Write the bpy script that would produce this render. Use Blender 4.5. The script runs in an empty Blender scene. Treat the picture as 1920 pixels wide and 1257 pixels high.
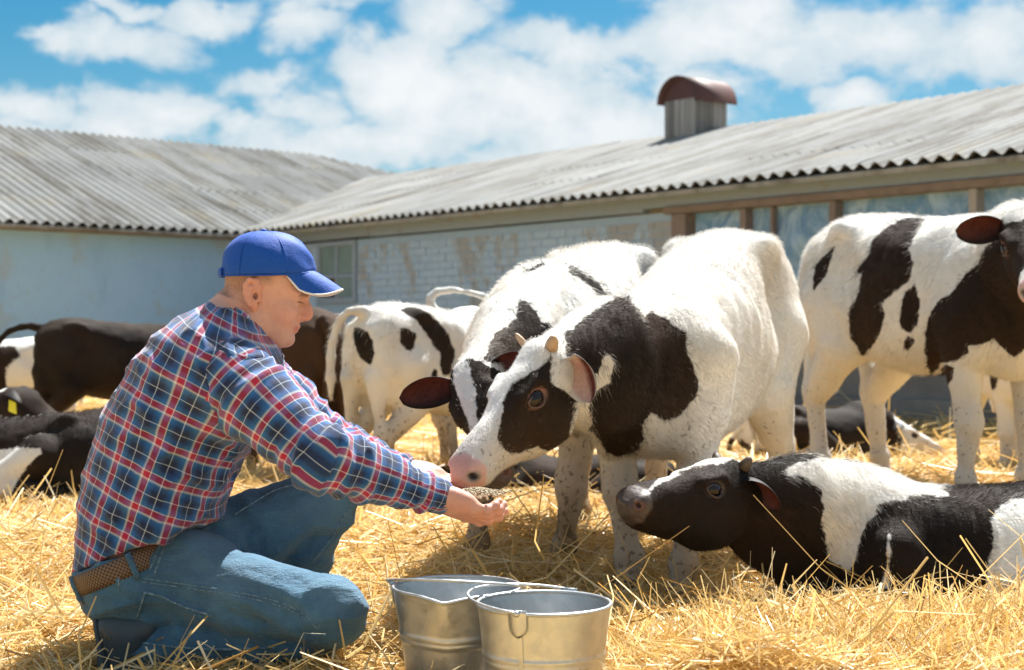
import bpy, bmesh, math, random
import numpy as np
from mathutils import Vector, Matrix
random.seed(7); RNG = np.random.default_rng(7)
SC = bpy.context.scene
COL = SC.collection
rad = math.radians

# ------------------------------------------------------------------ camera
F_PX, CAM_H, W_PX, H_PX = 2800.0, 0.73, 1920.0, 1257.0
cam_d = bpy.data.cameras.new('camera'); cam = bpy.data.objects.new('camera', cam_d); COL.objects.link(cam)
cam.location = (0, 0, CAM_H); cam.rotation_euler = (rad(90), 0, 0)
cam_d.sensor_width = 36.0; cam_d.lens = 36.0 * F_PX / W_PX
cam_d.clip_start = 0.05; cam_d.clip_end = 2000
cam_d.dof.use_dof = True; cam_d.dof.focus_distance = 3.3; cam_d.dof.aperture_fstop = 5.0
SC.camera = cam

def at(px, py, Y):
    """the place Y metres out that a spot of the photograph shows"""
    return np.array(((px - W_PX/2) / F_PX * Y, Y, CAM_H - (py - H_PX/2) / F_PX * Y))

# ------------------------------------------------------------------ sun, sky, exposure
SUN_EL, SUN_AZ = 56.0, 24.0          # azimuth from +Y towards +X
sd = Vector((math.sin(rad(SUN_AZ))*math.cos(rad(SUN_EL)), math.cos(rad(SUN_AZ))*math.cos(rad(SUN_EL)), math.sin(rad(SUN_EL))))
sun_l = bpy.data.lights.new('sun', 'SUN'); sun_l.energy = 2.55; sun_l.angle = rad(0.5); sun_l.color = (1.0, 0.965, 0.91)
sun = bpy.data.objects.new('sun', sun_l); COL.objects.link(sun)
sun.rotation_euler = (-sd).to_track_quat('-Z', 'Y').to_euler(); sun.location = (0, 0, 20)

class NT:
    """small helper round a node tree"""
    def __init__(s, tree): s.t = tree; s.n = tree.nodes; s.l = tree.links
    def new(s, typ, **kw):
        nd = s.n.new(typ)
        for k, v in kw.items(): setattr(nd, k, v)
        return nd
    def put(s, sock, v):
        if v is None: return
        if isinstance(v, bpy.types.NodeSocket): s.l.new(v, sock)
        elif isinstance(v, (tuple, list)) and len(v) == 3 and sock.type == 'RGBA': sock.default_value = (*v, 1)
        else: sock.default_value = v
    def math(s, op, a, b=None, c=None, clamp=False):
        nd = s.new('ShaderNodeMath', operation=op, use_clamp=clamp)
        for i, v in enumerate((a, b, c)): s.put(nd.inputs[i], v)
        return nd.outputs[0]
    def vmath(s, op, a, b=None, scale=None):
        nd = s.new('ShaderNodeVectorMath', operation=op); s.put(nd.inputs[0], a); s.put(nd.inputs[1], b)
        if scale is not None: s.put(nd.inputs['Scale'], scale)
        return nd.outputs['Value'] if op in ('DOT_PRODUCT', 'LENGTH', 'DISTANCE') else nd.outputs[0]
    def mix(s, f, a, b, blend='MIX'):
        nd = s.new('ShaderNodeMix', data_type='RGBA', blend_type=blend)
        s.put(nd.inputs[0], f); s.put(nd.inputs[6], a); s.put(nd.inputs[7], b)
        return nd.outputs[2]
    def ramp(s, f, stops, interp='LINEAR'):
        nd = s.new('ShaderNodeValToRGB'); cr = nd.color_ramp; cr.interpolation = interp
        while len(cr.elements) < len(stops): cr.elements.new(0.5)
        for e, (p, c) in zip(cr.elements, stops):
            e.position = p; e.color = (c, c, c, 1) if isinstance(c, (int, float)) else (*c, 1)
        s.put(nd.inputs[0], f); return nd.outputs[0]
    def noise(s, vec, scale, detail=4, rough=0.55, dist=0.0):
        nd = s.new('ShaderNodeTexNoise'); s.put(nd.inputs['Vector'], vec)
        nd.inputs['Scale'].default_value = scale; nd.inputs['Detail'].default_value = detail
        nd.inputs['Roughness'].default_value = rough; nd.inputs['Distortion'].default_value = dist
        return nd.outputs['Fac']
    def smooth(s, v, a, b):
        nd = s.new('ShaderNodeMapRange', interpolation_type='SMOOTHSTEP'); s.put(nd.inputs[0], v)
        s.put(nd.inputs[1], a); s.put(nd.inputs[2], b); return nd.outputs[0]
    def attr(s, name, out='Fac'): return s.new('ShaderNodeAttribute', attribute_name=name).outputs[out]
    def coord(s, which='Object'): return s.new('ShaderNodeTexCoord').outputs[which]
    def mapping(s, vec, scale=(1, 1, 1), rot=(0, 0, 0), loc=(0, 0, 0)):
        nd = s.new('ShaderNodeMapping'); s.put(nd.inputs[0], vec)
        nd.inputs['Scale'].default_value = scale; nd.inputs['Rotation'].default_value = rot; nd.inputs['Location'].default_value = loc
        return nd.outputs[0]
    def bump(s, h, strength=0.3, dist=0.01, normal=None):
        nd = s.new('ShaderNodeBump'); nd.inputs['Strength'].default_value = strength; nd.inputs['Distance'].default_value = dist
        s.put(nd.inputs['Height'], h); s.put(nd.inputs['Normal'], normal); return nd.outputs[0]

world = bpy.data.worlds.new('World'); SC.world = world; world.use_nodes = True
wt = NT(world.node_tree); wt.n.clear()
sky = wt.new('ShaderNodeTexSky', sky_type='NISHITA', sun_disc=False)
sky.sun_elevation = rad(SUN_EL); sky.sun_rotation = rad(SUN_AZ); sky.air_density = 1.0; sky.dust_density = 0.6; sky.ozone_density = 2.5
direc = wt.vmath('NORMALIZE', wt.coord('Generated'))
sepd = wt.new('ShaderNodeSeparateXYZ'); wt.put(sepd.inputs[0], direc)
hsv = wt.new('ShaderNodeHueSaturation'); hsv.inputs['Hue'].default_value = 0.482; hsv.inputs['Saturation'].default_value = 1.6; hsv.inputs['Value'].default_value = 0.185
wt.put(hsv.inputs['Color'], sky.outputs[0])
# cumulus: fractal noise over the whole dome, gathered into banks where the photograph has them
CLOUDS = [(215,78,105,38,1.),(95,62,55,14,.7),(365,22,85,30,1.),(250,12,90,18,.8),(575,50,95,45,.75),(640,10,90,22,.7),(50,190,85,42,.9),(280,228,150,58,1.),
    (455,245,50,34,.9),(520,150,85,34,.9),(610,190,110,50,1.),(745,150,120,80,1.15),(900,200,230,90,1.2),(700,270,300,55,1.),(1080,240,240,90,1.1),(860,40,100,45,.9),
    (1090,90,170,55,1.),(1330,70,190,80,1.1),(1290,170,120,55,.9),(1190,25,45,28,.6),(1480,110,150,45,.9),(1640,70,210,62,1.),(1850,60,190,65,1.1),(1600,178,55,38,1.1),(1000,300,330,40,.9),(60,250,140,34,.7)]
acc = None
nz = wt.noise(wt.mapping(direc, (1, 1, 1.7)), 13.0, 7, 0.6, 0.25)
warpn = wt.new('ShaderNodeTexNoise'); wt.put(warpn.inputs['Vector'], direc); warpn.inputs['Scale'].default_value = 22; warpn.inputs['Detail'].default_value = 5
wv = wt.vmath('SCALE', wt.vmath('SUBTRACT', warpn.outputs['Color'], (0.5, 0.5, 0.5)), scale=0.045)
dw = wt.vmath('ADD', direc, wv)
for (px, py, rx, ry, a) in CLOUDS:
    c = Vector(((px - W_PX/2)/F_PX, 1, -(py - H_PX/2)/F_PX)).normalized()
    q = wt.vmath('MULTIPLY', wt.vmath('SUBTRACT', dw, tuple(c)), (F_PX/rx*0.8, F_PX/rx*0.8, F_PX/ry*0.8))
    g = wt.math('MULTIPLY', wt.math('EXPONENT', wt.math('MULTIPLY', wt.vmath('DOT_PRODUCT', q, q), -1.0)), a)
    acc = g if acc is None else wt.math('MAXIMUM', acc, g)
facing = wt.smooth(sepd.outputs['Y'], 0.86, 0.93)
base_cov = wt.math('MULTIPLY', wt.math('SUBTRACT', 1.0, facing), 0.52)
dens = wt.math('ADD', wt.math('ADD', wt.math('MINIMUM', acc, 1.1), base_cov), wt.math('MULTIPLY', wt.math('SUBTRACT', nz, 0.5), 1.9))
cov = wt.smooth(dens, 0.30, 0.72)
fine = wt.noise(direc, 30.0, 6, 0.6)
cl_shade = wt.smooth(wt.math('ADD', dens, wt.math('MULTIPLY', wt.math('SUBTRACT', fine, .5), 1.2)), 0.35, 1.5)
cl_col = wt.mix(cl_shade, (0.62, 0.73, 0.80), (0.93, 0.95, 0.95))
SKY_STRENGTH = 0.105
cl_scaled = wt.mix(1.0, cl_col, (0.215/SKY_STRENGTH,)*3, 'MULTIPLY')
skyc = wt.mix(wt.math('MULTIPLY', cov, 0.94), hsv.outputs[0], cl_scaled)
bg = wt.new('ShaderNodeBackground'); wt.put(bg.inputs[0], skyc); bg.inputs[1].default_value = SKY_STRENGTH
wt.l.new(bg.outputs[0], wt.new('ShaderNodeOutputWorld').inputs[0])

SC.view_settings.view_transform = 'Standard'; SC.view_settings.look = 'None'
SC.view_settings.exposure = 2.25; SC.view_settings.gamma = 1.0; SC.view_settings.use_curve_mapping = False
SC.cycles.use_denoising = True; SC.cycles.max_bounces = 8; SC.cycles.diffuse_bounces = 4
SC.cycles.transmission_bounces = 6; SC.cycles.transparent_max_bounces = 8; SC.cycles.sample_clamp_indirect = 6.0
SC.cycles_curves.shape = 'RIBBONS'
# ------------------------------------------------------------------ helpers: tags, meshes
def tag(o, label=None, cat=None, group=None, kind=None):
    if label: o['label'] = label
    if cat: o['category'] = cat
    if group: o['group'] = group
    if kind: o['kind'] = kind
    return o
def empty(name, loc=(0, 0, 0), rz=0.0):
    o = bpy.data.objects.new(name, None); COL.objects.link(o); o.location = loc; o.rotation_euler = (0, 0, rz)
    o.empty_display_size = 0.1
    return o
def mesh_data(name, V, Fc, smooth=True):
    me = bpy.data.meshes.new(name); V = np.asarray(V, np.float32)
    if isinstance(Fc, np.ndarray) and Fc.ndim == 2:
        k = Fc.shape[1]; me.vertices.add(len(V)); me.vertices.foreach_set('co', V.ravel())
        me.loops.add(Fc.size); me.loops.foreach_set('vertex_index', Fc.astype(np.int32).ravel())
        me.polygons.add(len(Fc)); me.polygons.foreach_set('loop_start', np.arange(0, Fc.size, k, dtype=np.int32))
        me.update(calc_edges=True)
    else: me.from_pydata([tuple(map(float, v)) for v in V], [], [tuple(map(int, f)) for f in Fc]); me.update()
    me.polygons.foreach_set('use_smooth', np.full(len(me.polygons), bool(smooth)))
    return me
def link(name, me, mat=None, parent=None):
    o = bpy.data.objects.new(name, me); COL.objects.link(o)
    if mat is not None and not me.materials: me.materials.append(mat)
    if parent is not None: o.parent = parent
    return o
def mk(name, V, Fc, mat, parent=None, smooth=True): return link(name, mesh_data(name, V, Fc, smooth), mat, parent)
def fattr(me, name, arr):
    arr = np.asarray(arr, np.float32)
    if arr.ndim == 1: me.attributes.new(name, 'FLOAT', 'POINT').data.foreach_set('value', arr)
    else: me.attributes.new(name, 'FLOAT_VECTOR', 'POINT').data.foreach_set('vector', arr.ravel())
def bevel(o, w=0.004, seg=2):
    m = o.modifiers.new('bevel', 'BEVEL'); m.width = w; m.segments = seg; m.limit_method = 'ANGLE'; return o
def box_vf(x0, x1, y0, y1, z0, z1):
    V = [(x, y, z) for z in (z0, z1) for y in (y0, y1) for x in (x0, x1)]
    return V, [(0, 2, 3, 1), (4, 5, 7, 6), (0, 1, 5, 4), (2, 6, 7, 3), (0, 4, 6, 2), (1, 3, 7, 5)]
def box(name, x0, x1, y0, y1, z0, z1, mat, parent=None, bev=0.004):
    V, Fc = box_vf(x0, x1, y0, y1, z0, z1); o = mk(name, V, Fc, mat, parent, False)
    return bevel(o, bev, 1) if bev else o
def unit(v): v = np.asarray(v, float); return v / np.linalg.norm(v)
def tube_vf(pts, r, n=8, caps=True, flat=None):
    """tube along a polyline; r a number or a list; flat = (axis, factor) squashes the section"""
    P = np.asarray(pts, float); m = len(P); R = np.full(m, r, float) if np.isscalar(r) else np.asarray(r, float)
    T = np.gradient(P, axis=0); T /= np.linalg.norm(T, axis=1)[:, None]
    ref = np.array((0, 0, 1.0)) if abs(T[0][2]) < 0.9 else np.array((1.0, 0, 0))
    V = []; u = unit(np.cross(ref, T[0]))
    for i in range(m):
        u = unit(u - T[i]*np.dot(u, T[i])); w = np.cross(T[i], u)
        for k in range(n):
            a = 2*math.pi*k/n; off = (u*math.cos(a) + w*math.sin(a))*R[i]
            if flat is not None: fa = np.asarray(flat[0], float); off = off + fa*np.dot(off, fa)*(flat[1]-1)
            V.append(P[i] + off)
    Fc = [(i*n+k, i*n+(k+1) % n, (i+1)*n+(k+1) % n, (i+1)*n+k) for i in range(m-1) for k in range(n)]
    if caps: Fc += [tuple(range(n-1, -1, -1)), tuple((m-1)*n+k for k in range(n))]
    return V, Fc
def join_vf(lst):
    V, Fc = [], []
    for v, f in lst:
        b = len(V); V += list(v); Fc += [tuple(i+b for i in q) for q in f]
    return V, Fc
def lathe_vf(prof, n=48, spout=None):
    V = []
    for (r, z) in prof:
        for k in range(n):
            a = 2*math.pi*k/n; V.append((r*math.cos(a), r*math.sin(a), z))
    m = len(prof)
    return V, [(i*n+k, i*n+(k+1) % n, (i+1)*n+(k+1) % n, (i+1)*n+k) for i in range(m-1) for k in range(n)]
def spline(pts, n):
    """smooth curve through points (Catmull-Rom)"""
    P = np.asarray(pts, float); P = np.vstack((2*P[0]-P[1], P, 2*P[-1]-P[-2])); m = len(P)-3
    out = []
    for t in np.linspace(0, m-1e-6, n):
        i = int(t); f = t-i; a, b, c, d = P[i:i+4]
        out.append(0.5*((2*b)+(c-a)*f+(2*a-5*b+4*c-d)*f*f+(3*b-a-3*c+d)*f**3))
    return np.array(out)

# ------------------------------------------------------------------ numpy noise
_PERM = RNG.permutation(4096).astype(np.int64); _VAL = RNG.random(4096).astype(np.float32)
def vnoise(P, scale=1.0, off=0.0):
    """value noise in -1..1, three dimensions"""
    Q = np.asarray(P, np.float32)*scale + off; I = np.floor(Q).astype(np.int64); f = Q - I; f = f*f*(3-2*f)
    def h(dx, dy, dz): return _VAL[(_PERM[(_PERM[(_PERM[(I[:, 0]+dx) & 4095] + I[:, 1]+dy) & 4095] + I[:, 2]+dz) & 4095])]
    x, y, z = f[:, 0], f[:, 1], f[:, 2]
    a = h(0,0,0)*(1-x)+h(1,0,0)*x; b = h(0,1,0)*(1-x)+h(1,1,0)*x; c = h(0,0,1)*(1-x)+h(1,0,1)*x; d = h(0,1,1)*(1-x)+h(1,1,1)*x
    return ((a*(1-y)+b*y)*(1-z)+(c*(1-y)+d*y)*z)*2-1
def fbm(P, scale, octv=3, off=0.0):
    s = 0; a = 1.0; t = 0
    for k in range(octv): s = s + a*vnoise(P, scale*2**k, off+17.3*k); t += a; a *= 0.5
    return s/t

# ------------------------------------------------------------------ implicit bodies: smooth unions of tapered limbs, ellipsoids and lofts
class Body:
    def __init__(s): s.prims = []; s.fold = None
    def _add(s, fn, lo, hi, k, op, reg): s.prims.append((fn, np.asarray(lo, np.float32)-k-0.012, np.asarray(hi, np.float32)+k+0.012, k, op, reg))
    def cone(s, a, b, ra, rb, k=0.02, op=1, reg=0, flat=None):
        a = np.asarray(a, np.float32); b = np.asarray(b, np.float32); ab = b-a; L2 = max(float(ab@ab), 1e-9); R = max(ra, rb)
        fa = None if flat is None else (unit(flat[0]).astype(np.float32), float(flat[1]))
        def fn(P):
            q = P-a
            t = np.clip(q@ab/L2, 0, 1); r = q - t[:, None]*ab
            if fa is not None: r = r + fa[0]*((r@fa[0])*(1/fa[1]-1))[:, None]
            d = np.sqrt((r*r).sum(1)) - (ra+(rb-ra)*t)
            return d*min(1.0, fa[1]) if fa is not None else d
        e = R*(max(1, fa[1]) if fa is not None else 1)
        s._add(fn, np.minimum(a, b)-e, np.maximum(a, b)+e, k, op, reg)
    def chain(s, pts, rs, k=0.02, reg=0, flat=None):
        for i in range(len(pts)-1): s.cone(pts[i], pts[i+1], rs[i], rs[i+1], k if i == 0 else min(k, 0.012), 1, reg, flat)
    def ell(s, c, r, M=None, k=0.03, op=1, reg=0):
        c = np.asarray(c, np.float32); r = np.asarray(r, np.float32); M = np.eye(3, dtype=np.float32) if M is None else np.asarray(M, np.float32)
        def fn(P):
            q = (P-c)@M; a = np.sqrt(((q/r)**2).sum(1)); b = np.sqrt(((q/(r*r))**2).sum(1))
            return a*(a-1)/np.maximum(b, 1e-6)
        e = np.abs(M)@r
        s._add(fn, c-e, c+e, k, op, reg)
    def loft(s, o, M, tab, ex=2.3, k=0.03, op=1, reg=0, sm=7):
        """body whose sections are superellipses: tab rows (x, z_top, z_bottom, half_width); M columns = x, y, z axes"""
        o = np.asarray(o, np.float32); M = np.asarray(M, np.float32); T = np.asarray(tab, float)
        xs = np.linspace(T[0, 0], T[-1, 0], 240); cols = []
        for j in (1, 2, 3):
            y = np.interp(xs, T[:, 0], T[:, j]); pad = 40
            yp = np.concatenate((2*y[0]-y[pad:0:-1], y, 2*y[-1]-y[-2:-pad-2:-1]))
            kr = np.hanning(2*sm+1); kr /= kr.sum(); cols.append(np.convolve(yp, kr, 'same')[pad:-pad])
        zt, zb, w = cols; zc = (zt+zb)/2; hh = np.maximum((zt-zb)/2, 0.004); w = np.maximum(w, 0.004)
        mn = np.minimum(w, hh)
        def fn(P):
            q = (P-o)@M; x = np.clip(q[:, 0], xs[0], xs[-1]); over = np.abs(q[:, 0]-x)
            ww = np.interp(x, xs, w); hv = np.interp(x, xs, hh); c = np.interp(x, xs, zc)
            r = ((np.abs(q[:, 1])/ww)**ex + (np.abs(q[:, 2]-c)/hv)**ex)**(1/ex)
            d = (r-1)*np.minimum(ww, hv)
            return np.where(over > 0, np.sqrt(np.maximum(d, 0)**2+over**2), d).astype(np.float32)
        corners = np.array([o + M@np.array((x, y, z)) for x in (xs[0], xs[-1]) for y in (-w.max(), w.max()) for z in (zb.min(), zt.max())])
        s._add(fn, corners.min(0), corners.max(0), k, op, reg)
    def eval(s, P, region=False):
        P = np.asarray(P, np.float32); d = np.full(len(P), 0.3, np.float32); best = np.full(len(P), 9.0, np.float32); rg = np.zeros(len(P), np.int32)
        for fn, lo, hi, k, op, reg in s.prims:
            m = np.flatnonzero(((P > lo) & (P < hi)).all(1))
            if len(m) == 0: continue
            di = fn(P[m]); dm = d[m]
            if op > 0:
                if region:
                    b = di < best[m]; mm = m[b]; best[mm] = di[b]; rg[mm] = reg
                if k > 0: h = np.clip(0.5+0.5*(dm-di)/k, 0, 1); d[m] = dm*(1-h)+di*h-k*h*(1-h)
                else: d[m] = np.minimum(dm, di)
            else:
                h = np.clip(0.5-0.5*(dm+di)/max(k, 1e-5), 0, 1); d[m] = dm*(1-h)-di*h+k*h*(1-h)
        if s.fold is not None:
            m = np.flatnonzero(np.abs(d) < 0.08); d[m] += s.fold(P[m])
        return (d, rg) if region else d
    def mesh(s, h, proj=2):
        add = [p for p in s.prims if p[4] > 0]
        lo = np.min([p[1] for p in add], 0)-2*h; hi = np.max([p[2] for p in add], 0)+2*h
        nb = np.ceil((hi-lo)/(4*h)).astype(int)+1
        bc = np.stack(np.meshgrid(*[np.arange(n) for n in nb], indexing='ij'), -1).reshape(-1, 3)
        dc = s.eval(lo + (bc*4+1.5)*h)
        D = np.repeat(np.repeat(np.repeat(dc.reshape(nb), 4, 0), 4, 1), 4, 2).astype(np.float32)
        act = bc[np.abs(dc) < 7*h]
        off = np.stack(np.meshgrid(*[np.arange(4)]*3, indexing='ij'), -1).reshape(-1, 3)
        for c0 in range(0, len(act), 12000):
            idx = (act[c0:c0+12000, None]*4+off[None]).reshape(-1, 3)
            D[idx[:, 0], idx[:, 1], idx[:, 2]] = s.eval(lo+idx*h)
        S = D < 0; n = np.array(D.shape)
        cnt = np.zeros(n-1, np.int8)
        for a in (0, 1):
            for b in (0, 1):
                for c in (0, 1): cnt += S[a:n[0]-1+a, b:n[1]-1+b, c:n[2]-1+c]
        cells = np.argwhere((cnt > 0) & (cnt < 8)); ID = np.full(n-1, -1, np.int32); ID[tuple(cells.T)] = np.arange(len(cells))
        cr = np.array([(a, b, c) for a in (0, 1) for b in (0, 1) for c in (0, 1)])
        cv = np.stack([D[cells[:, 0]+a, cells[:, 1]+b, cells[:, 2]+c] for a, b, c in cr], 1)
        pos = np.zeros((len(cells), 3), np.float32); num = np.zeros(len(cells), np.float32)
        for i in range(8):
            for j in range(i+1, 8):
                if np.abs(cr[i]-cr[j]).sum() != 1: continue
                x = (cv[:, i] < 0) != (cv[:, j] < 0); t = np.where(x, cv[:, i]/np.where(x, cv[:, i]-cv[:, j], 1), 0)
                pos += np.where(x[:, None], cr[i]+t[:, None]*(cr[j]-cr[i]), 0); num += x
        V = lo + (cells + pos/num[:, None])*h
        quads = []
        for ax in range(3):
            u, v = (ax+1) % 3, (ax+2) % 3
            sl0 = [slice(None)]*3; sl1 = [slice(None)]*3; sl0[ax] = slice(0, -1); sl1[ax] = slice(1, None)
            A = S[tuple(sl0)]; B = S[tuple(sl1)]; e = np.argwhere(A != B)
            e = e[(e[:, u] > 0) & (e[:, v] > 0) & (e[:, u] < n[u]-1) & (e[:, v] < n[v]-1)]
            q = []
            for du, dv in ((1, 1), (0, 1), (0, 0), (1, 0)):
                c = e.copy(); c[:, u] -= du; c[:, v] -= dv; q.append(ID[tuple(c.T)])
            q = np.stack(q, 1); inside = A[tuple(e.T)]; q[~inside] = q[~inside][:, ::-1]; quads.append(q)
        Q = np.concatenate(quads); Q = Q[(Q >= 0).all(1)]
        V = V.astype(np.float32); ee = h*0.5
        for _ in range(proj):
            d = s.eval(V); G = np.stack([s.eval(V+np.eye(3, dtype=np.float32)[i]*ee)-d for i in range(3)], 1)/ee
            g2 = (G*G).sum(1); st = G*(d/np.maximum(g2, 0.05))[:, None]; ln = np.sqrt((st*st).sum(1)); st *= np.minimum(1, h*0.6/np.maximum(ln, 1e-9))[:, None]
            V = V-st
        return V, Q
def vnormals(V, Q):
    a = V[Q[:, 2]]-V[Q[:, 0]]; b = V[Q[:, 3]]-V[Q[:, 1]]; fn = np.cross(a, b); N = np.zeros_like(V)
    for k in range(4): np.add.at(N, Q[:, k], fn)
    return N/np.maximum(np.linalg.norm(N, axis=1), 1e-12)[:, None], fn
def poly_sd(U, poly):
    """signed distance (positive inside) from 2-D points to a closed polygon"""
    P = np.asarray(poly, np.float32); U = np.asarray(U, np.float32); d = np.full(len(U), 1e9, np.float32); ins = np.zeros(len(U), bool)
    for i in range(len(P)):
        a = P[i]; b = P[(i+1) % len(P)]; e = b-a; w = U-a
        t = np.clip(w@e/max(float(e@e), 1e-12), 0, 1); r = w-t[:, None]*e; d = np.minimum(d, (r*r).sum(1))
        c = (a[1] <= U[:, 1]) != (b[1] <= U[:, 1]); xs = a[0]+(U[:, 1]-a[1])*e[0]/(e[1] if abs(e[1]) > 1e-12 else 1e-12)
        ins ^= c & (U[:, 0] < xs)
    d = np.sqrt(d); return np.where(ins, d, -d)
def frame(x, y):
    """axes from a forward and a sideways hint: columns x, y, z"""
    x = unit(x); y = np.asarray(y, float); y = unit(y-x*np.dot(x, y)); return np.stack((x, y, np.cross(x, y)), 1)
def sphere_vf(c, r, sc=(1, 1, 1), n=10, m=14):
    V = [np.asarray(c)+r*np.array((sc[0]*math.sin(math.pi*i/n)*math.cos(2*math.pi*j/m), sc[1]*math.sin(math.pi*i/n)*math.sin(2*math.pi*j/m), sc[2]*math.cos(math.pi*i/n))) for i in range(n+1) for j in range(m)]
    return V, [(i*m+j, (i+1)*m+j, (i+1)*m+(j+1) % m, i*m+(j+1) % m) for i in range(n) for j in range(m)]
# ------------------------------------------------------------------ materials
MATS = {}
def material(name, fn):
    m = bpy.data.materials.new(name); m.use_nodes = True; t = NT(m.node_tree); t.n.clear()
    out = t.new('ShaderNodeOutputMaterial'); p = t.new('ShaderNodeBsdfPrincipled'); t.l.new(p.outputs[0], out.inputs[0])
    t.p = p; t.out = out; fn(t); MATS[name] = m; return m
def setp(t, col=None, rough=None, metal=None, spec=None, normal=None, **kw):
    i = t.p.inputs
    if col is not None: t.put(i['Base Color'], col)
    if rough is not None: t.put(i['Roughness'], rough)
    if metal is not None: t.put(i['Metallic'], metal)
    if spec is not None: t.put(i['Specular IOR Level'], spec)
    if normal is not None: t.put(i['Normal'], normal)
    for k, v in kw.items(): t.put(i[k], v)

def m_whitewash(t):          # flaking whitewash over old brick
    o = t.new('ShaderNodeNewGeometry').outputs['Position']; n1 = t.noise(o, 1.1, 6, .62, .4); n2 = t.noise(t.mapping(o, (1, 1, .35)), 7, 5, .65); n3 = t.noise(o, 40, 3)
    c = t.mix(n2, (.24, .38, .58), (.46, .61, .80))
    flake = t.smooth(t.math('ADD', n1, t.math('MULTIPLY', t.math('SUBTRACT', n2, .5), .55)), .46, .57)
    c = t.mix(t.math('MULTIPLY', flake, .72), c, t.mix(n3, (.22, .215, .21), (.35, .335, .31)))
    sep = t.new('ShaderNodeSeparateXYZ'); t.put(sep.inputs[0], t.new('ShaderNodeNewGeometry').outputs['Position'])
    grime = t.smooth(t.math('ADD', sep.outputs['Z'], t.math('MULTIPLY', n1, -.5)), .75, .05)
    c = t.mix(t.math('MULTIPLY', grime, .6), c, (.22, .21, .20))
    setp(t, c, .9, spec=.2, normal=t.bump(t.math('ADD', n3, n2), .35, .01))
material('whitewash', m_whitewash)
def m_plaster(t):            # bluish lime-washed wall of the left wing
    o = t.new('ShaderNodeNewGeometry').outputs['Position']; n1 = t.noise(o, .7, 5, .6); n2 = t.noise(t.mapping(o, (1, 1, .3)), 5, 5, .6); n3 = t.noise(o, 30, 4)
    c = t.mix(n1, (.26, .47, .77), (.36, .58, .86)); c = t.mix(t.math('MULTIPLY', t.smooth(n2, .52, .75), .5), c, (.24, .42, .68)); c = t.mix(t.smooth(n3, .62, .72), c, (.26, .34, .42)); c = t.mix(t.math('MULTIPLY', t.smooth(t.noise(o, 1.4, 6, .7, .4), .54, .66), .45), c, (.34, .38, .41))
    setp(t, c, .9, spec=.2, normal=t.bump(t.math('ADD', n3, n2), .35, .012))
material('lime_plaster', m_plaster)
def m_sheet(t, ang=0.0):              # weathered fibre-cement
    g = t.new('ShaderNodeNewGeometry').outputs['Position']; r = t.new('ShaderNodeObjectInfo').outputs['Random']; o = t.coord()
    n1 = t.noise(t.mapping(t.mapping(g, rot=(0, 0, ang)), (1.5, .22, .3)), 1.9, 7, .7, .25); n2 = t.noise(g, 1.4, 5, .6); n3 = t.noise(g, 38, 3, .6)
    c = t.mix(n2, (.19, .20, .20), (.30, .30, .29))
    c = t.mix(t.math('MULTIPLY', t.smooth(n1, .45, .64), .82), c, (.12, .11, .09))
    c = t.mix(t.math('MULTIPLY', t.smooth(t.noise(g, .9, 4, .6), .56, .70), .5), c, (.28, .235, .14))
    c = t.mix(t.math('MULTIPLY', t.smooth(n3, .55, .75), .35), c, (.46, .455, .43))
    c = t.mix(1.0, c, t.ramp(r, [(0, .86), (1, 1.08)]), 'MULTIPLY')
    setp(t, c, .85, spec=.25, normal=t.bump(n3, .3, .004))
material('fibre_cement', lambda t: m_sheet(t, -math.atan2(.768, -.64))); material('fibre_cement_blue', lambda t: m_sheet(t, -math.atan2(-.64, -.768)))
material('stained_render', lambda t: setp(t, t.mix(t.noise(t.coord(), 3, 6, .65), (.10, .095, .09), (.30, .29, .28)), .9, spec=.15, normal=t.bump(t.noise(t.coord(), 30, 4), .3, .01)))
def m_wood(t):               # grey weathered boards
    o = t.coord(); g = t.noise(t.mapping(o, (3, 3, 40)), 2, 5, .6); r = t.new('ShaderNodeObjectInfo').outputs['Random']
    g2 = t.noise(t.mapping(o, (14, 14, 1.2)), 3, 5, .6)
    c = t.mix(g2, (.16, .15, .145), (.42, .42, .42)); c = t.mix(1.0, c, t.ramp(r, [(0, .6), (1, 1.25)]), 'MULTIPLY')
    setp(t, c, .85, spec=.2, normal=t.bump(g2, .4, .004))
material('grey_wood', m_wood)
def m_paintwood(t):
    o = t.coord(); n = t.noise(o, 5, 6, .65); n2 = t.noise(o, 26, 4)
    c = t.mix(t.smooth(n, .58, .70), (.27, .37, .52), (.27, .21, .18)); c = t.mix(t.math('MULTIPLY', n2, .4), c, (.2, .19, .18))
    setp(t, c, .85, spec=.2, normal=t.bump(n2, .3, .004))
material('peeling_paint_wood', m_paintwood)
def m_brownwood(t):
    o = t.coord(); n = t.noise(o, 9, 6, .65)
    setp(t, t.mix(n, (.115, .095, .09), (.29, .255, .25)), .85, spec=.2, normal=t.bump(n, .3, .004))
material('brown_wood', m_brownwood)
def m_rust(t):
    o = t.coord(); n = t.noise(o, 4, 6, .65); n2 = t.noise(o, 30, 4)
    c = t.mix(n, (.055, .022, .02), (.12, .05, .042)); c = t.mix(t.smooth(n2, .6, .75), c, (.18, .10, .08))
    setp(t, c, .6, .1, normal=t.bump(n2, .25, .004))
material('rusty_metal', m_rust)
def m_film(t):               # milky plastic film stretched over the openings
    o = t.coord(); w = t.smooth(t.noise(t.mapping(o, (1.5, 1, 1), rot=(0, .7, 0)), 2.4, 6, .66, 1.6), .36, .66); n = t.noise(o, .9, 3)
    c = t.mix(w, (.13, .29, .52), (.34, .52, .75)); c = t.mix(t.smooth(n, .45, .7), c, (.11, .28, .52))
    setp(t, c, .4, spec=.25, normal=t.bump(w, .5, .03))
material('plastic_film', m_film)
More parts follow.
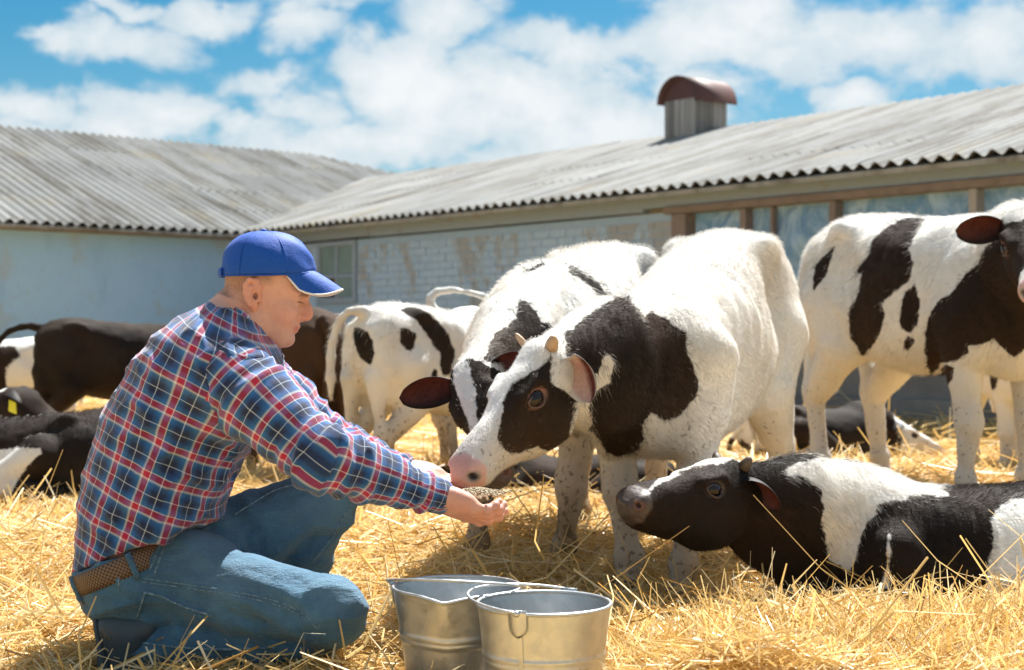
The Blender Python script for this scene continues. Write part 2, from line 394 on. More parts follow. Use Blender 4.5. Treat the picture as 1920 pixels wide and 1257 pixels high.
material('window_glass', lambda t: setp(t, t.mix(t.noise(t.coord(), 3, 3), (.10, .17, .18), (.23, .32, .32)), .18, spec=.6))
material('dark_opening', lambda t: setp(t, t.mix(t.noise(t.coord(), 12, 3), (.02, .015, .012), (.12, .06, .035)), .9))
material('mortar', lambda t: setp(t, t.mix(t.noise(t.coord(), 14, 4), (.24, .37, .55), (.35, .49, .68)), .95, spec=.1))

def m_ground(t):
    o = t.new('ShaderNodeNewGeometry').outputs['Position']
    a = t.noise(t.mapping(o, (1, .35, 1), rot=(0, 0, .6)), 55, 4, .6, .5); b = t.noise(t.mapping(o, (.35, 1, 1), rot=(0, 0, .3)), 48, 4, .6, .5); n = t.noise(o, 1.6, 4)
    c = t.mix(t.math('MAXIMUM', a, b), (.28, .16, .05), (.70, .48, .19)); c = t.mix(t.math('MULTIPLY', t.smooth(n, .55, .75), .35), c, (.24, .17, .08))
    setp(t, c, .85, spec=.2, normal=t.bump(t.math('MAXIMUM', a, b), .9, .02))
material('trodden_straw', m_ground)
def m_straw(t):
    s = t.attr('shade'); n = t.noise(t.coord(), 60, 3)
    c = t.ramp(s, [(0, (.34, .19, .055)), (.22, (.68, .44, .14)), (.55, (.83, .60, .235)), (.82, (.86, .70, .37)), (1, (.89, .81, .60))])
    c = t.mix(t.math('MULTIPLY', n, .25), c, (.50, .31, .10))
    setp(t, c, .38, spec=.55)
    tr = t.new('ShaderNodeBsdfTranslucent'); t.put(tr.inputs[0], c); mx = t.new('ShaderNodeMixShader'); mx.inputs[0].default_value = .40
    t.l.new(t.p.outputs[0], mx.inputs[1]); t.l.new(tr.outputs[0], mx.inputs[2]); t.l.new(mx.outputs[0], t.out.inputs[0])
material('straw', m_straw)

def coat_colour(t, fur):
    patch = t.attr('patch'); dirt = t.attr('dirt'); pink = t.attr('pink'); dark = t.attr('darkskin')
    o = t.coord()
    if fur: pn = patch; big = t.noise(o, 5, 3); fine = t.attr('rnd')
    else:
        n = t.noise(o, 60, 3, .6); n0 = t.noise(o, 14, 3); big = t.noise(o, 5, 3); fine = t.noise(o, 150, 3)
        pn = t.math('ADD', patch, t.math('ADD', t.math('MULTIPLY', t.math('SUBTRACT', n, .5), .014), t.math('MULTIPLY', t.math('SUBTRACT', n0, .5), .034)))
    f = t.smooth(pn, -.003, .004)
    white = t.mix(big, (.69, .67, .63), (.81, .795, .76)); white = t.mix(t.math('MULTIPLY', fine, .25), white, (.66, .62, .56))
    black = t.mix(big, (.007, .006, .006), (.016, .012, .010)); black = t.mix(t.math('MULTIPLY', fine, .25), black, (.034, .026, .022))
    brownish = t.math('MULTIPLY', t.attr('brown'), .6); black = t.mix(brownish, black, (.075, .036, .018))
    c = t.mix(f, white, black)
    c = t.mix(t.math('MULTIPLY', t.math('SUBTRACT', 1.0, t.math('MULTIPLY', f, .75)), dirt), c, (.30, .20, .10))
    return c, f, pink, dark
def m_coat(t):
    c, f, pink, dark = coat_colour(t, False); o = t.coord()
    spots = t.noise(o, 58, 3, .5); dirt = t.attr('dirt')
    speck = t.math('MULTIPLY', t.smooth(t.math('ADD', spots, t.math('MULTIPLY', dirt, .16)), .66, .72), t.smooth(dirt, .02, .25))
    c = t.mix(t.math('MULTIPLY', speck, .6), c, (.07, .05, .035))
    pn = t.noise(o, 25, 3); c = t.mix(pink, c, t.mix(pn, (.56, .26, .22), (.72, .44, .37)))
    c = t.mix(dark, c, t.mix(pn, (.040, .032, .031), (.125, .095, .088)))
    h = t.noise(t.mapping(o, (60, 160, 120)), 1.0, 4, .65); w = t.noise(o, 26, 3)
    rough = t.mix(t.math('MAXIMUM', pink, dark), (.75,)*3, (.38,)*3)
    setp(t, c, rough, spec=t.math('ADD', .12, t.math('MULTIPLY', t.math('MAXIMUM', pink, dark), .25)), normal=t.bump(t.math('ADD', h, w), .45, .006))
material('cow_coat', m_coat)
def m_hair(t):
    c, f, pink, dark = coat_colour(t, True); t.n.remove(t.p)
    h1 = t.new('ShaderNodeBsdfDiffuse'); t.put(h1.inputs[0], c)
    tl = t.new('ShaderNodeBsdfTranslucent'); t.put(tl.inputs[0], c)
    gl = t.new('ShaderNodeBsdfAnisotropic'); t.put(gl.inputs['Color'], (.12, .115, .11)); gl.inputs['Roughness'].default_value = .45
    m1 = t.new('ShaderNodeMixShader'); m1.inputs[0].default_value = .40; t.l.new(h1.outputs[0], m1.inputs[1]); t.l.new(tl.outputs[0], m1.inputs[2])
    m2 = t.new('ShaderNodeMixShader'); m2.inputs[0].default_value = .10; t.l.new(m1.outputs[0], m2.inputs[1]); t.l.new(gl.outputs[0], m2.inputs[2])
    t.l.new(m2.outputs[0], t.out.inputs[0])
material('cow_hair', m_hair)
def m_ear(t):
    ins = t.smooth(t.attr('inside'), .1, .9); patch = t.attr('patch'); o = t.coord()
    n = t.ramp(t.noise(t.mapping(o, (1, 1, 1), rot=(.5, .3, .2)), 45, 4, .7, 1.5), [(.3, 0), (.7, 1)]); dh = t.attr('darkhalf')
    outer = t.mix(t.smooth(patch, -.1, .1), (.74, .70, .63), (.02, .017, .015)); inner = t.mix(n, t.mix(t.smooth(patch, -.1, .1), (.62, .34, .27), (.055, .02, .016)), t.mix(t.smooth(patch, -.1, .1), (.72, .52, .43), (.17, .062, .046)))
    inner = t.mix(dh, inner, t.mix(n, (.03, .008, .007), (.22, .05, .035))); c = t.mix(ins, outer, inner); setp(t, c, .6, spec=.3, normal=t.bump(n, .4, .003))
    tr = t.new('ShaderNodeBsdfTranslucent'); t.put(tr.inputs[0], t.mix(.5, c, (.5, .12, .07))); mx = t.new('ShaderNodeMixShader'); mx.inputs[0].default_value = .22
    t.l.new(t.p.outputs[0], mx.inputs[1]); t.l.new(tr.outputs[0], mx.inputs[2]); t.l.new(mx.outputs[0], t.out.inputs[0])
material('ear_skin', m_ear)
material('cow_eye', lambda t: setp(t, (.010, .006, .005), .07, spec=.45))
material('eye_rim', lambda t: setp(t, t.mix(t.noise(t.coord(), 90, 2), (.075, .042, .033), (.17, .095, .072)), .45))
material('eye_rim_dark', lambda t: setp(t, t.mix(t.noise(t.coord(), 90, 2), (.04, .024, .02), (.12, .06, .045)), .45))
material('horn', lambda t: setp(t, t.mix(t.noise(t.coord(), 40, 3), (.42, .27, .15), (.62, .46, .30)), .5))
material('ear_tag', lambda t: setp(t, (.72, .68, .04), .4))
material('hoof', lambda t: setp(t, t.mix(t.noise(t.coord(), 30, 3), (.05, .04, .03), (.18, .13, .09)), .6))

# ---- man
def m_skin(t):
    o = t.coord(); n = t.noise(o, 9, 4); n2 = t.noise(o, 180, 3); hair = t.attr('hair'); red = t.attr('red')
    c = t.mix(n, (.64, .35, .265), (.72, .43, .345)); c = t.mix(t.math('MULTIPLY', red, .6), c, (.60, .20, .145))
    c = t.mix(t.math('MULTIPLY', t.smooth(t.noise(o, 55, 5, .7), .45, .7), .28), c, (.55, .24, .17)); c = t.mix(t.math('MULTIPLY', t.smooth(t.noise(o, 240, 3), .55, .75), .22), c, (.42, .20, .13))
    hn = t.noise(t.mapping(o, (1, 1, 1)), 420, 2); c = t.mix(t.math('MULTIPLY', hair, t.ramp(hn, [(.3, .25), (.7, .75)])), c, (.11, .072, .05))
    lip = t.attr('lip'); c = t.mix(t.math('MULTIPLY', lip, .7), c, (.52, .17, .14)); brow = t.attr('brow'); c = t.mix(t.math('MULTIPLY', brow, .8), c, (.10, .06, .04))
    setp(t, c, t.ramp(n2, [(.3, .42), (.7, .62)]), spec=.35, normal=t.bump(n2, .30, .003)); t.put(t.p.inputs['Subsurface Weight'], .18)
    t.p.inputs['Subsurface Radius'].default_value = (.012, .004, .002); t.p.inputs['Subsurface Scale'].default_value = 1.0
material('skin', m_skin)
def m_plaid(t):
    uv = t.attr('fab', 'Vector'); n = t.new('ShaderNodeTexNoise'); t.put(n.inputs['Vector'], t.coord()); n.inputs['Scale'].default_value = 5
    uv = t.vmath('ADD', uv, t.vmath('SCALE', t.vmath('SUBTRACT', n.outputs['Color'], (.5, .5, .5)), scale=.014))
    s = t.new('ShaderNodeSeparateXYZ'); t.put(s.inputs[0], uv); P = .068
    W, R, B, D, L = (.72, .74, .78), (.46, .008, .055), (.008, .088, .30), (.003, .014, .06), (.014, .16, .43)
    stops = [(0, W), (.03, R), (.185, R), (.192, W), (.215, W), (.222, L), (.34, B), (.42, D), (.555, D), (.563, (.55, .64, .74)), (.582, (.55, .64, .74)), (.59, D), (.72, D), (.82, B), (.93, L), (.985, W)]
    a = t.ramp(t.math('FRACT', t.math('DIVIDE', s.outputs['X'], P)), stops); b = t.ramp(t.math('FRACT', t.math('DIVIDE', s.outputs['Y'], P)), stops)
    mx = t.new('ShaderNodeMix', data_type='RGBA', blend_type='MIX'); mx.inputs[0].default_value = .5; t.put(mx.inputs[6], a); t.put(mx.inputs[7], b); c = mx.outputs[2]
    # twill weave in the cloth
    w = t.math('SINE', t.math('MULTIPLY', t.math('ADD', s.outputs['X'], s.outputs['Y']), 3600.0)); o = t.coord()
    big = t.noise(o, 16, 4, .6); setp(t, t.mix(t.math('MULTIPLY', big, .05), c, (.55, .6, .7)), .85, spec=.2, normal=t.bump(t.math('ADD', t.math('MULTIPLY', w, .04), big), .35, .012))
    t.put(t.p.inputs['Sheen Weight'], .3)
material('plaid_cotton', m_plaid)
def m_denim(t):
    o = t.coord(); fade = t.attr('fade'); n = t.ramp(t.noise(o, 11, 6, .66), [(.32, 0), (.68, 1)]); f = t.noise(t.mapping(o, (1, 1, 1), rot=(.4, .5, .3)), 340, 3, .6); st = t.noise(t.mapping(o, (30, 30, 220)), 2, 4, .6)
    c = t.mix(n, (.015, .064, .125), (.066, .185, .290)); c = t.mix(t.math('MULTIPLY', fade, .8), c, (.26, .42, .55)); c = t.mix(t.math('MULTIPLY', f, .45), c, (.15, .25, .34))
    c = t.mix(t.math('MULTIPLY', t.smooth(st, .5, .75), .25), c, (.02, .05, .09))
    setp(t, c, .88, spec=.15, normal=t.bump(t.math('ADD', t.math('MULTIPLY', f, .25), t.math('ADD', t.noise(o, 22, 5, .62), t.noise(t.mapping(o, (9, 6, 34), rot=(0, .5, 0)), 1.0, 4, .6, .6))), .9, .012)); t.put(t.p.inputs['Sheen Weight'], .2)
material('denim', m_denim)
material('denim_seam', lambda t: setp(t, t.mix(t.smooth(t.noise(t.coord(), 160, 2), .45, .6), (.09, .16, .22), (.20, .30, .37)), .85))
def m_belt(t):
    o = t.attr('fab', 'Vector'); ch = t.new('ShaderNodeTexChecker'); t.put(ch.inputs['Vector'], o); ch.inputs['Scale'].default_value = 210
    setp(t, t.mix(ch.outputs['Fac'], (.055, .030, .018), (.21, .13, .08)), .6, normal=t.bump(ch.outputs['Fac'], .6, .003))
material('woven_belt', m_belt)
material('tan_leather', lambda t: setp(t, t.mix(t.noise(t.coord(), 30, 3), (.36, .19, .09), (.50, .30, .16)), .5))
def m_cap(t):
    o = t.coord(); n = t.noise(o, 260, 3); n1 = t.noise(o, 14, 4, .6)
    setp(t, t.mix(n, (.001, .058, .36), (.003, .088, .46)), .66, spec=.35, normal=t.bump(t.math('ADD', t.math('MULTIPLY', n, .15), n1), .4, .008)); t.put(t.p.inputs['Sheen Weight'], .08)
material('blue_cotton', m_cap)
material('white_piping', lambda t: setp(t, (.78, .79, .80), .7))
material('dark_leather', lambda t: setp(t, t.mix(t.noise(t.coord(), 25, 4), (.02, .035, .048), (.05, .08, .10)), .45, normal=t.bump(t.noise(t.coord(), 140, 3), .25, .002)))
material('sole_rubber', lambda t: setp(t, t.mix(t.noise(t.coord(), 40, 3), (.03, .045, .055), (.08, .10, .11)), .8))
material('eyeball', lambda t: setp(t, t.mix(t.smooth(t.attr('iris'), .35, .45), (.70, .66, .62), (.05, .04, .03)), .08, spec=.6))
material('lash', lambda t: setp(t, (.03, .02, .015), .7))
material('button', lambda t: setp(t, (.6, .6, .58), .35))
def m_zinc(t):
    o = t.coord(); v = t.new('ShaderNodeTexVoronoi'); v.inputs['Scale'].default_value = 60; t.put(v.inputs['Vector'], o); n = t.noise(o, 7, 5, .6); n2 = t.noise(o, 60, 4)
    sp = t.new('ShaderNodeSeparateColor'); t.put(sp.inputs[0], v.outputs['Color'])
    c = t.mix(sp.outputs[0], (.51, .53, .54), (.58, .59, .60)); c = t.mix(t.math('MULTIPLY', t.smooth(n, .5, .72), .45), c, (.36, .34, .29))
    setp(t, c, t.ramp(n2, [(.3, .30), (.75, .52)]), .85, normal=t.bump(n, .25, .01))
material('galvanised', m_zinc)
material('grain', lambda t: setp(t, t.mix(t.noise(t.coord(), 200, 2), (.22, .17, .10), (.50, .42, .28)), .8))
material('nail', lambda t: setp(t, t.mix(t.noise(t.coord(), 60, 2), (.66, .40, .32), (.74, .50, .42)), .3))
# ------------------------------------------------------------------ ground
MOUNDS = [(0.85, 3.15, .60, .24, .028), (0.42, 2.60, .20, .12, .11), (0.80, 2.70, .45, .2, .05),
          (0.02, 4.95, .30, .25, .06), (1.75, 5.9, .9, .6, .10), (-1.3, 4.6, .5, .5, .05), (-0.6, 4.4, .4, .3, .05), (1.2, 6.9, 1.2, .4, .08), (-1.9, 6.3, .8, .35, .04)]
def gh(x, y):
    x = np.asarray(x, float); y = np.asarray(y, float); z = np.zeros_like(x)
    for (a, b, rx, ry, h) in MOUNDS: z += h*np.exp(-((x-a)/rx)**2-((y-b)/ry)**2)
    P = np.stack((x.ravel(), y.ravel(), np.zeros(x.size)), 1)
    return z + (fbm(P, 2.6, 3).reshape(x.shape)*.035 + .01)*np.clip((y-1)/2, 0, 1)*np.clip((30-y)/10, 0, 1)
def build_ground():
    xs = np.concatenate((-np.geomspace(900, 6.2, 24), np.linspace(-6, 6, 130), np.geomspace(6.2, 900, 24)))
    ys = np.concatenate((-np.geomspace(900, 1.2, 16), np.linspace(-1, 14, 180), np.geomspace(14.3, 900, 26)))
    X, Y = np.meshgrid(xs, ys, indexing='ij'); Z = gh(X, Y)
    V = np.stack((X, Y, Z), -1).reshape(-1, 3); n, m = X.shape
    i = np.arange(n-1)[:, None]*m + np.arange(m-1)[None]; Q = np.stack((i, i+m, i+m+1, i+1), -1).reshape(-1, 4)
    tag(mk('ground', V, Q, MATS['trodden_straw']), 'trodden straw-covered ground of the farm yard', kind='structure')
build_ground()

# ------------------------------------------------------------------ the two barn wings (an L)
PITCH = 0.15
def sheet_mesh(name, w, l, r):
    """one corrugated sheet: waves along x, running down along y, a little uneven"""
    nx = int(round(w/PITCH*8)); V = []
    for j, y in enumerate((0, l*.5, l)):
        for i in range(nx+1):
            x = w*i/nx; V.append((x, y, .024*math.cos(2*math.pi*x/PITCH) + r*(j-1)*.004))
    k = nx+1; N = 3*k; V += [(x, y, z-.005) for x, y, z in V]
    Fc = [(a, a+1, a+k+1, a+k) for j in range(2) for a in range(j*k, j*k+nx)]
    Fc += [(b+N, b+k+N, b+k+1+N, b+1+N) for j in range(2) for b in range(j*k, j*k+nx)]
    for e in (0, 2*k):          # the cut ends keep edges of their own
        b0 = len(V); V += [V[e+i] for i in range(k)] + [V[e+i+N] for i in range(k)]
        Fc += [(b0+a, b0+a+k, b0+a+1+k, b0+a+1) if e == 0 else (b0+a, b0+a+1, b0+a+1+k, b0+a+k) for a in range(nx)]
    return mesh_data(name, V, Fc, True)
def roof(parent, x0, x1, run, z_eave, rise, courses, clip=None, overhang=.28, mat='fibre_cement'):
    """sheets in courses from the eave to the ridge; local x along the eave, y outward"""
    slope = math.atan2(rise, run); L = math.hypot(run, rise)+overhang; cl = L/courses; w = 7*PITCH
    deck_v = [(x0, overhang, z_eave-overhang*math.tan(slope)-.035), (x1, overhang, z_eave-overhang*math.tan(slope)-.035), (x1, -run, z_eave+rise-.035), (x0, -run, z_eave+rise-.035)]
    if clip: deck_v[0] = (clip[0]-overhang, overhang, deck_v[0][2]); deck_v[3] = (clip[1], -run, deck_v[3][2])
    back = [(deck_v[0][0], -2*run, z_eave), (deck_v[1][0], -2*run, z_eave)]
    V = deck_v + [(x, y, z-.04) for x, y, z in deck_v] + back
    Fc = [(0, 1, 2, 3), (7, 6, 5, 4), (0, 4, 5, 1), (1, 5, 6, 2), (3, 2, 9, 8), (2, 1, 9), (0, 3, 8)]
    rf = mk('roof', V, Fc, MATS[mat], parent, False)
    protos = [sheet_mesh('roof_sheet', w, cl+.16, q) for q in (-1, 0, 1, .5)]
    for p in protos: p.materials.append(MATS[mat])
    n = int(round((x1-x0)/w)); rnd = random.Random(3)
    for c in range(courses):
        for i in range(n):
            x = x0+i*w; s0 = c*cl-overhang
            if clip:
                f0 = max(0, s0)/(L-overhang); lim = clip[0]+(clip[1]-clip[0])*f0
                if x+w < lim: continue
            me = protos[rnd.randrange(4)]
            o = bpy.data.objects.new('roof_sheet', me); COL.objects.link(o); o.parent = rf
            yy = -s0*math.cos(slope); zz = z_eave+s0*math.sin(slope)
            # local y of the sheet runs up the slope
            M = Matrix(((1, 0, 0), (0, -math.cos(slope), -math.sin(slope)), (0, math.sin(slope), -math.cos(slope)))).transposed()
            ex, ey = Vector((1, 0, 0)), Vector((0, -math.cos(slope), math.sin(slope)-.0045)); ez = Vector((0, math.sin(slope), math.cos(slope)))
            o.matrix_local = Matrix(((ex.x, ey.x, ez.x, x+rnd.uniform(-.002, .002)), (ex.y, ey.y, ez.y, yy+rnd.uniform(-.005, .005)), (ex.z, ey.z, ez.z, zz+.0085+.001*rnd.random()), (0, 0, 0, 1)))
            if clip:
                dx = (clip[1]-clip[0])/(L-overhang)
                if x < lim+dx*(cl+.16)+.05:
                    m2 = me.copy(); bm = bmesh.new(); bm.from_mesh(m2)
                    bmesh.ops.bisect_plane(bm, geom=bm.verts[:]+bm.edges[:]+bm.faces[:], plane_co=(clip[0]+dx*s0-x, 0, 0), plane_no=Vector((-1, dx, 0)).normalized(), clear_outer=True)
                    bm.to_mesh(m2); bm.free()
                    if len(m2.polygons) == 0: bpy.data.objects.remove(o); continue
                    o.data = m2
    return rf
def brick_wall(parent, x0, x1, z0, z1, mat):
    """courses of bricks standing proud of the mortar; the nearest 300 singly, the rest in one part"""
    bw, bh, g = .25, .072, .012; rnd = random.Random(5); spots = []
    r = 0; z = z0
    while z+bh <= z1:
        x = x0 + (0 if r % 2 else -.125)
        while x < x1:
            a, b = max(x, x0), min(x+bw-g, x1)
            if b-a > .05: spots.append((a, b, z))
            x += bw
        z += bh+g; r += 1
    base = [box_vf(0, bw-g, 0, .03, 0, bh)]
    V, Fc = base[0]; protos = []
    for k in range(3):
        pv = [(x+rnd.uniform(-.003, .003), y+rnd.uniform(-.004, .004)*(y > .02), zz+rnd.uniform(-.002, .002)) for x, y, zz in V]
        me = mesh_data('brick', pv, Fc, False); me.materials.append(mat); protos.append(me)
    spots.sort(key=lambda s: (-(s[2] > .9), s[0])); rest = []
    n = 0
    for (a, b, z) in spots:
        if n < 290 and b-a > .2:
            o = bpy.data.objects.new('brick', protos[rnd.randrange(3)]); COL.objects.link(o); o.parent = parent
            o.location = (a, rnd.uniform(-.003, .004), z); n += 1
        else: rest.append(box_vf(a, b, 0, .03+rnd.uniform(-.004, .004), z, z+bh))
    V, Fc = join_vf(rest); tag(mk('brickwork', V, Fc, mat, parent, False), kind='stuff')

def build_right_barn():
    E = (3.84, 11.2); root = empty('barn', (E[0], E[1], 0), math.atan2(.768, -.64))
    tag(root, 'long whitewashed brick barn with film-covered openings and a roof turret', 'barn')
    # local x: along the wall away from the camera (to the left in view); y: towards the yard
    def B(n, *a, mat='peeling_paint_wood', parent=root, bev=.004): return box(n, *a, MATS[mat], parent, bev)
    wall = B('wall', 3.55, 12.2, -.35, .021, -.3, 1.88, mat='mortar', bev=0)
    B('wall', -4, 3.548, -.35, -.02, -.3, .98, mat='stained_render', bev=0)
    B('sill_beam', -4, 3.56, -.10, .06, .982, 1.06, mat='brown_wood')
    brick_wall(wall, 3.62, 8.85, .3, 1.88, MATS['whitewash']); 
    V, Fc = join_vf([box_vf(9.78, 12.2, .0215, .032, -.2, 1.87)]); mk('plaster_coat', V, Fc, MATS['whitewash'], root, False)
    B('fascia_board', -4, 4.0, -.06, .05, 1.93, 2.06); B('fascia_board', 4.003, 8.6, -.06, .045, 1.90, 2.06); B('fascia_board', 8.603, 12.0, -.06, .05, 1.91, 2.06)
    B('lintel', -4, 3.7, -.05, .075, 1.86, 1.927, mat='brown_wood')
    B('jamb', 3.44, 3.62, -.12, .05, 1.06, 1.857, mat='brown_wood')
    xs = [3.44, 2.74, 1.75, .41, -.9, -2.4, -4]
    for i, x in enumerate(xs[1:]): B('post', x-.035, x+.035, -.06, .05, 1.062, 1.857, mat='brown_wood' if i < 2 else 'grey_wood')
    B('glazing_bar', 2.42, 2.45, -.05, .02, 1.062, 1.857, mat='brown_wood')
    rnd = random.Random(2)
    for i in range(len(xs)-1):
        a, b = xs[i+1]+.036, xs[i]-.036; n = 22; V = []; Fc = []
        for j in range(n+1):
            for k in range(n+1):
                u, v = j/n, k/n; sag = .030*math.sin(math.pi*u)*math.sin(math.pi*v)
                y = -.055+sag*math.sin(5*u+7*v+i)+.012*math.sin(19*u+11*v*v+2*i)*math.sin(math.pi*u)
                V.append((a+(b-a)*u, y, 1.063+.793*v))
        Fc = [(j*(n+1)+k, (j+1)*(n+1)+k, (j+1)*(n+1)+k+1, j*(n+1)+k+1) for j in range(n) for k in range(n)]
        mk('film_pane', V, Fc, MATS['plastic_film'], root)
    # small window near the inner corner
    win = B('window', 8.88, 9.75, -.12, .0225, 1.12, 1.875, mat='dark_opening', bev=0)
    for a, b, c, d in ((8.88, 8.95, 1.12, 1.88), (9.68, 9.75, 1.12, 1.88)): B('window_frame', a, b, -.02, .060, c, d, parent=win)
    B('window_frame', 8.951, 9.679, -.02, .055, 1.12, 1.19, parent=win); B('window_frame', 8.951, 9.679, -.02, .055, 1.82, 1.88, parent=win)
    B('window_frame', 9.30, 9.345, -.02, .047, 1.192, 1.818, parent=win); B('window_frame', 8.952, 9.298, -.02, .044, 1.43, 1.47, parent=win); B('window_frame', 9.347, 9.678, -.02, .044, 1.43, 1.47, parent=win)
    for a, b, c, d in ((8.952, 9.298, 1.472, 1.818), (9.347, 9.678, 1.472, 1.818), (8.952, 9.298, 1.192, 1.428)):
        mk('pane', [(a, 0.029, c), (b, 0.029, c), (b, 0.029, d), (a, 0.029, d), (a, 0.0245, c), (b, 0.0245, c), (b, 0.0245, d), (a, 0.0245, d)], [(0, 1, 2, 3), (7, 6, 5, 4), (0, 4, 5, 1), (1, 5, 6, 2), (2, 6, 7, 3), (3, 7, 4, 0)], MATS['window_glass'], win, False)
    B('plinth', -4, 3.5, -.02, .10, -.3, .22, mat='stained_render')
    roof(root, -5.0, 14.6, 4.0, 2.16, 1.16, 4)
    # ventilation turret on the ridge
    vent = B('roof_turret', 6.86, 7.36, -4.30, -3.72, 3.0, 3.72, mat='dark_opening', bev=0)
    rnd = random.Random(8)
    for k in range(6):
        x = 6.84+k*.089; B('plank', x, x+.083, -3.718, -3.70+rnd.uniform(0, .008), 3.05+rnd.uniform(0, .02), 3.73, mat='grey_wood', parent=vent, bev=.003)
    for k in range(7):
        y = -4.30+k*.086; B('plank', 6.84-rnd.uniform(0, .006), 6.858, y, y+.079, 3.05+rnd.uniform(0, .02), 3.73, mat='grey_wood', parent=vent, bev=.003)
    V = []; n = 20
    for y in (-4.42, -3.62):
        for rr in (.33, .318):
            for k in range(n+1):
                a = math.pi*k/n; V.append((7.1+rr*math.cos(a), y, 3.69+rr*1.02*math.sin(a)))
    m = n+1; Fc = []
    for k in range(n): Fc += [(k, k+1, 2*m+k+1, 2*m+k), (m+k+1, m+k, 3*m+k, 3*m+k+1), (k, m+k, m+k+1, k+1), (2*m+k, 2*m+k+1, 3*m+k+1, 3*m+k)]
    mk('barrel_roof', V, Fc, MATS['rusty_metal'], vent)
    V = [(7.1+.315*math.cos(math.pi*k/n), -3.70, 3.69+.32*math.sin(math.pi*k/n)) for k in range(n+1)]; V += [(x, -3.715, z) for x, y, z in V]
    mk('gable_panel', V, [tuple(range(n, -1, -1)), tuple(range(n+1, 2*n+2))] + [(k, k+1, n+2+k, n+1+k) for k in range(n)], MATS['rusty_metal'], vent, False)
def build_left_barn():
    # local x: along the eave to the left in view; y: towards the yard
    d = (-.768, -.64); root = empty('barn', (-3.4, 19.9, 0), math.atan2(d[1], d[0]))
    tag(root, 'pale blue lime-washed barn wing with a broad plain grey roof', 'barn')
    box('wall', -.3, 14, -.4, -.0, -.3, 2.04, MATS['lime_plaster'], root, 0)
    box('eave_board', -.2, 14, .003, .05, 1.98, 2.06, MATS['brown_wood'], root)
    roof(root, -9.45, 12.6, 5.0, 2.16, 1.72, 5, clip=(-9.4, -4.2), mat='fibre_cement_blue')
build_right_barn(); build_left_barn()
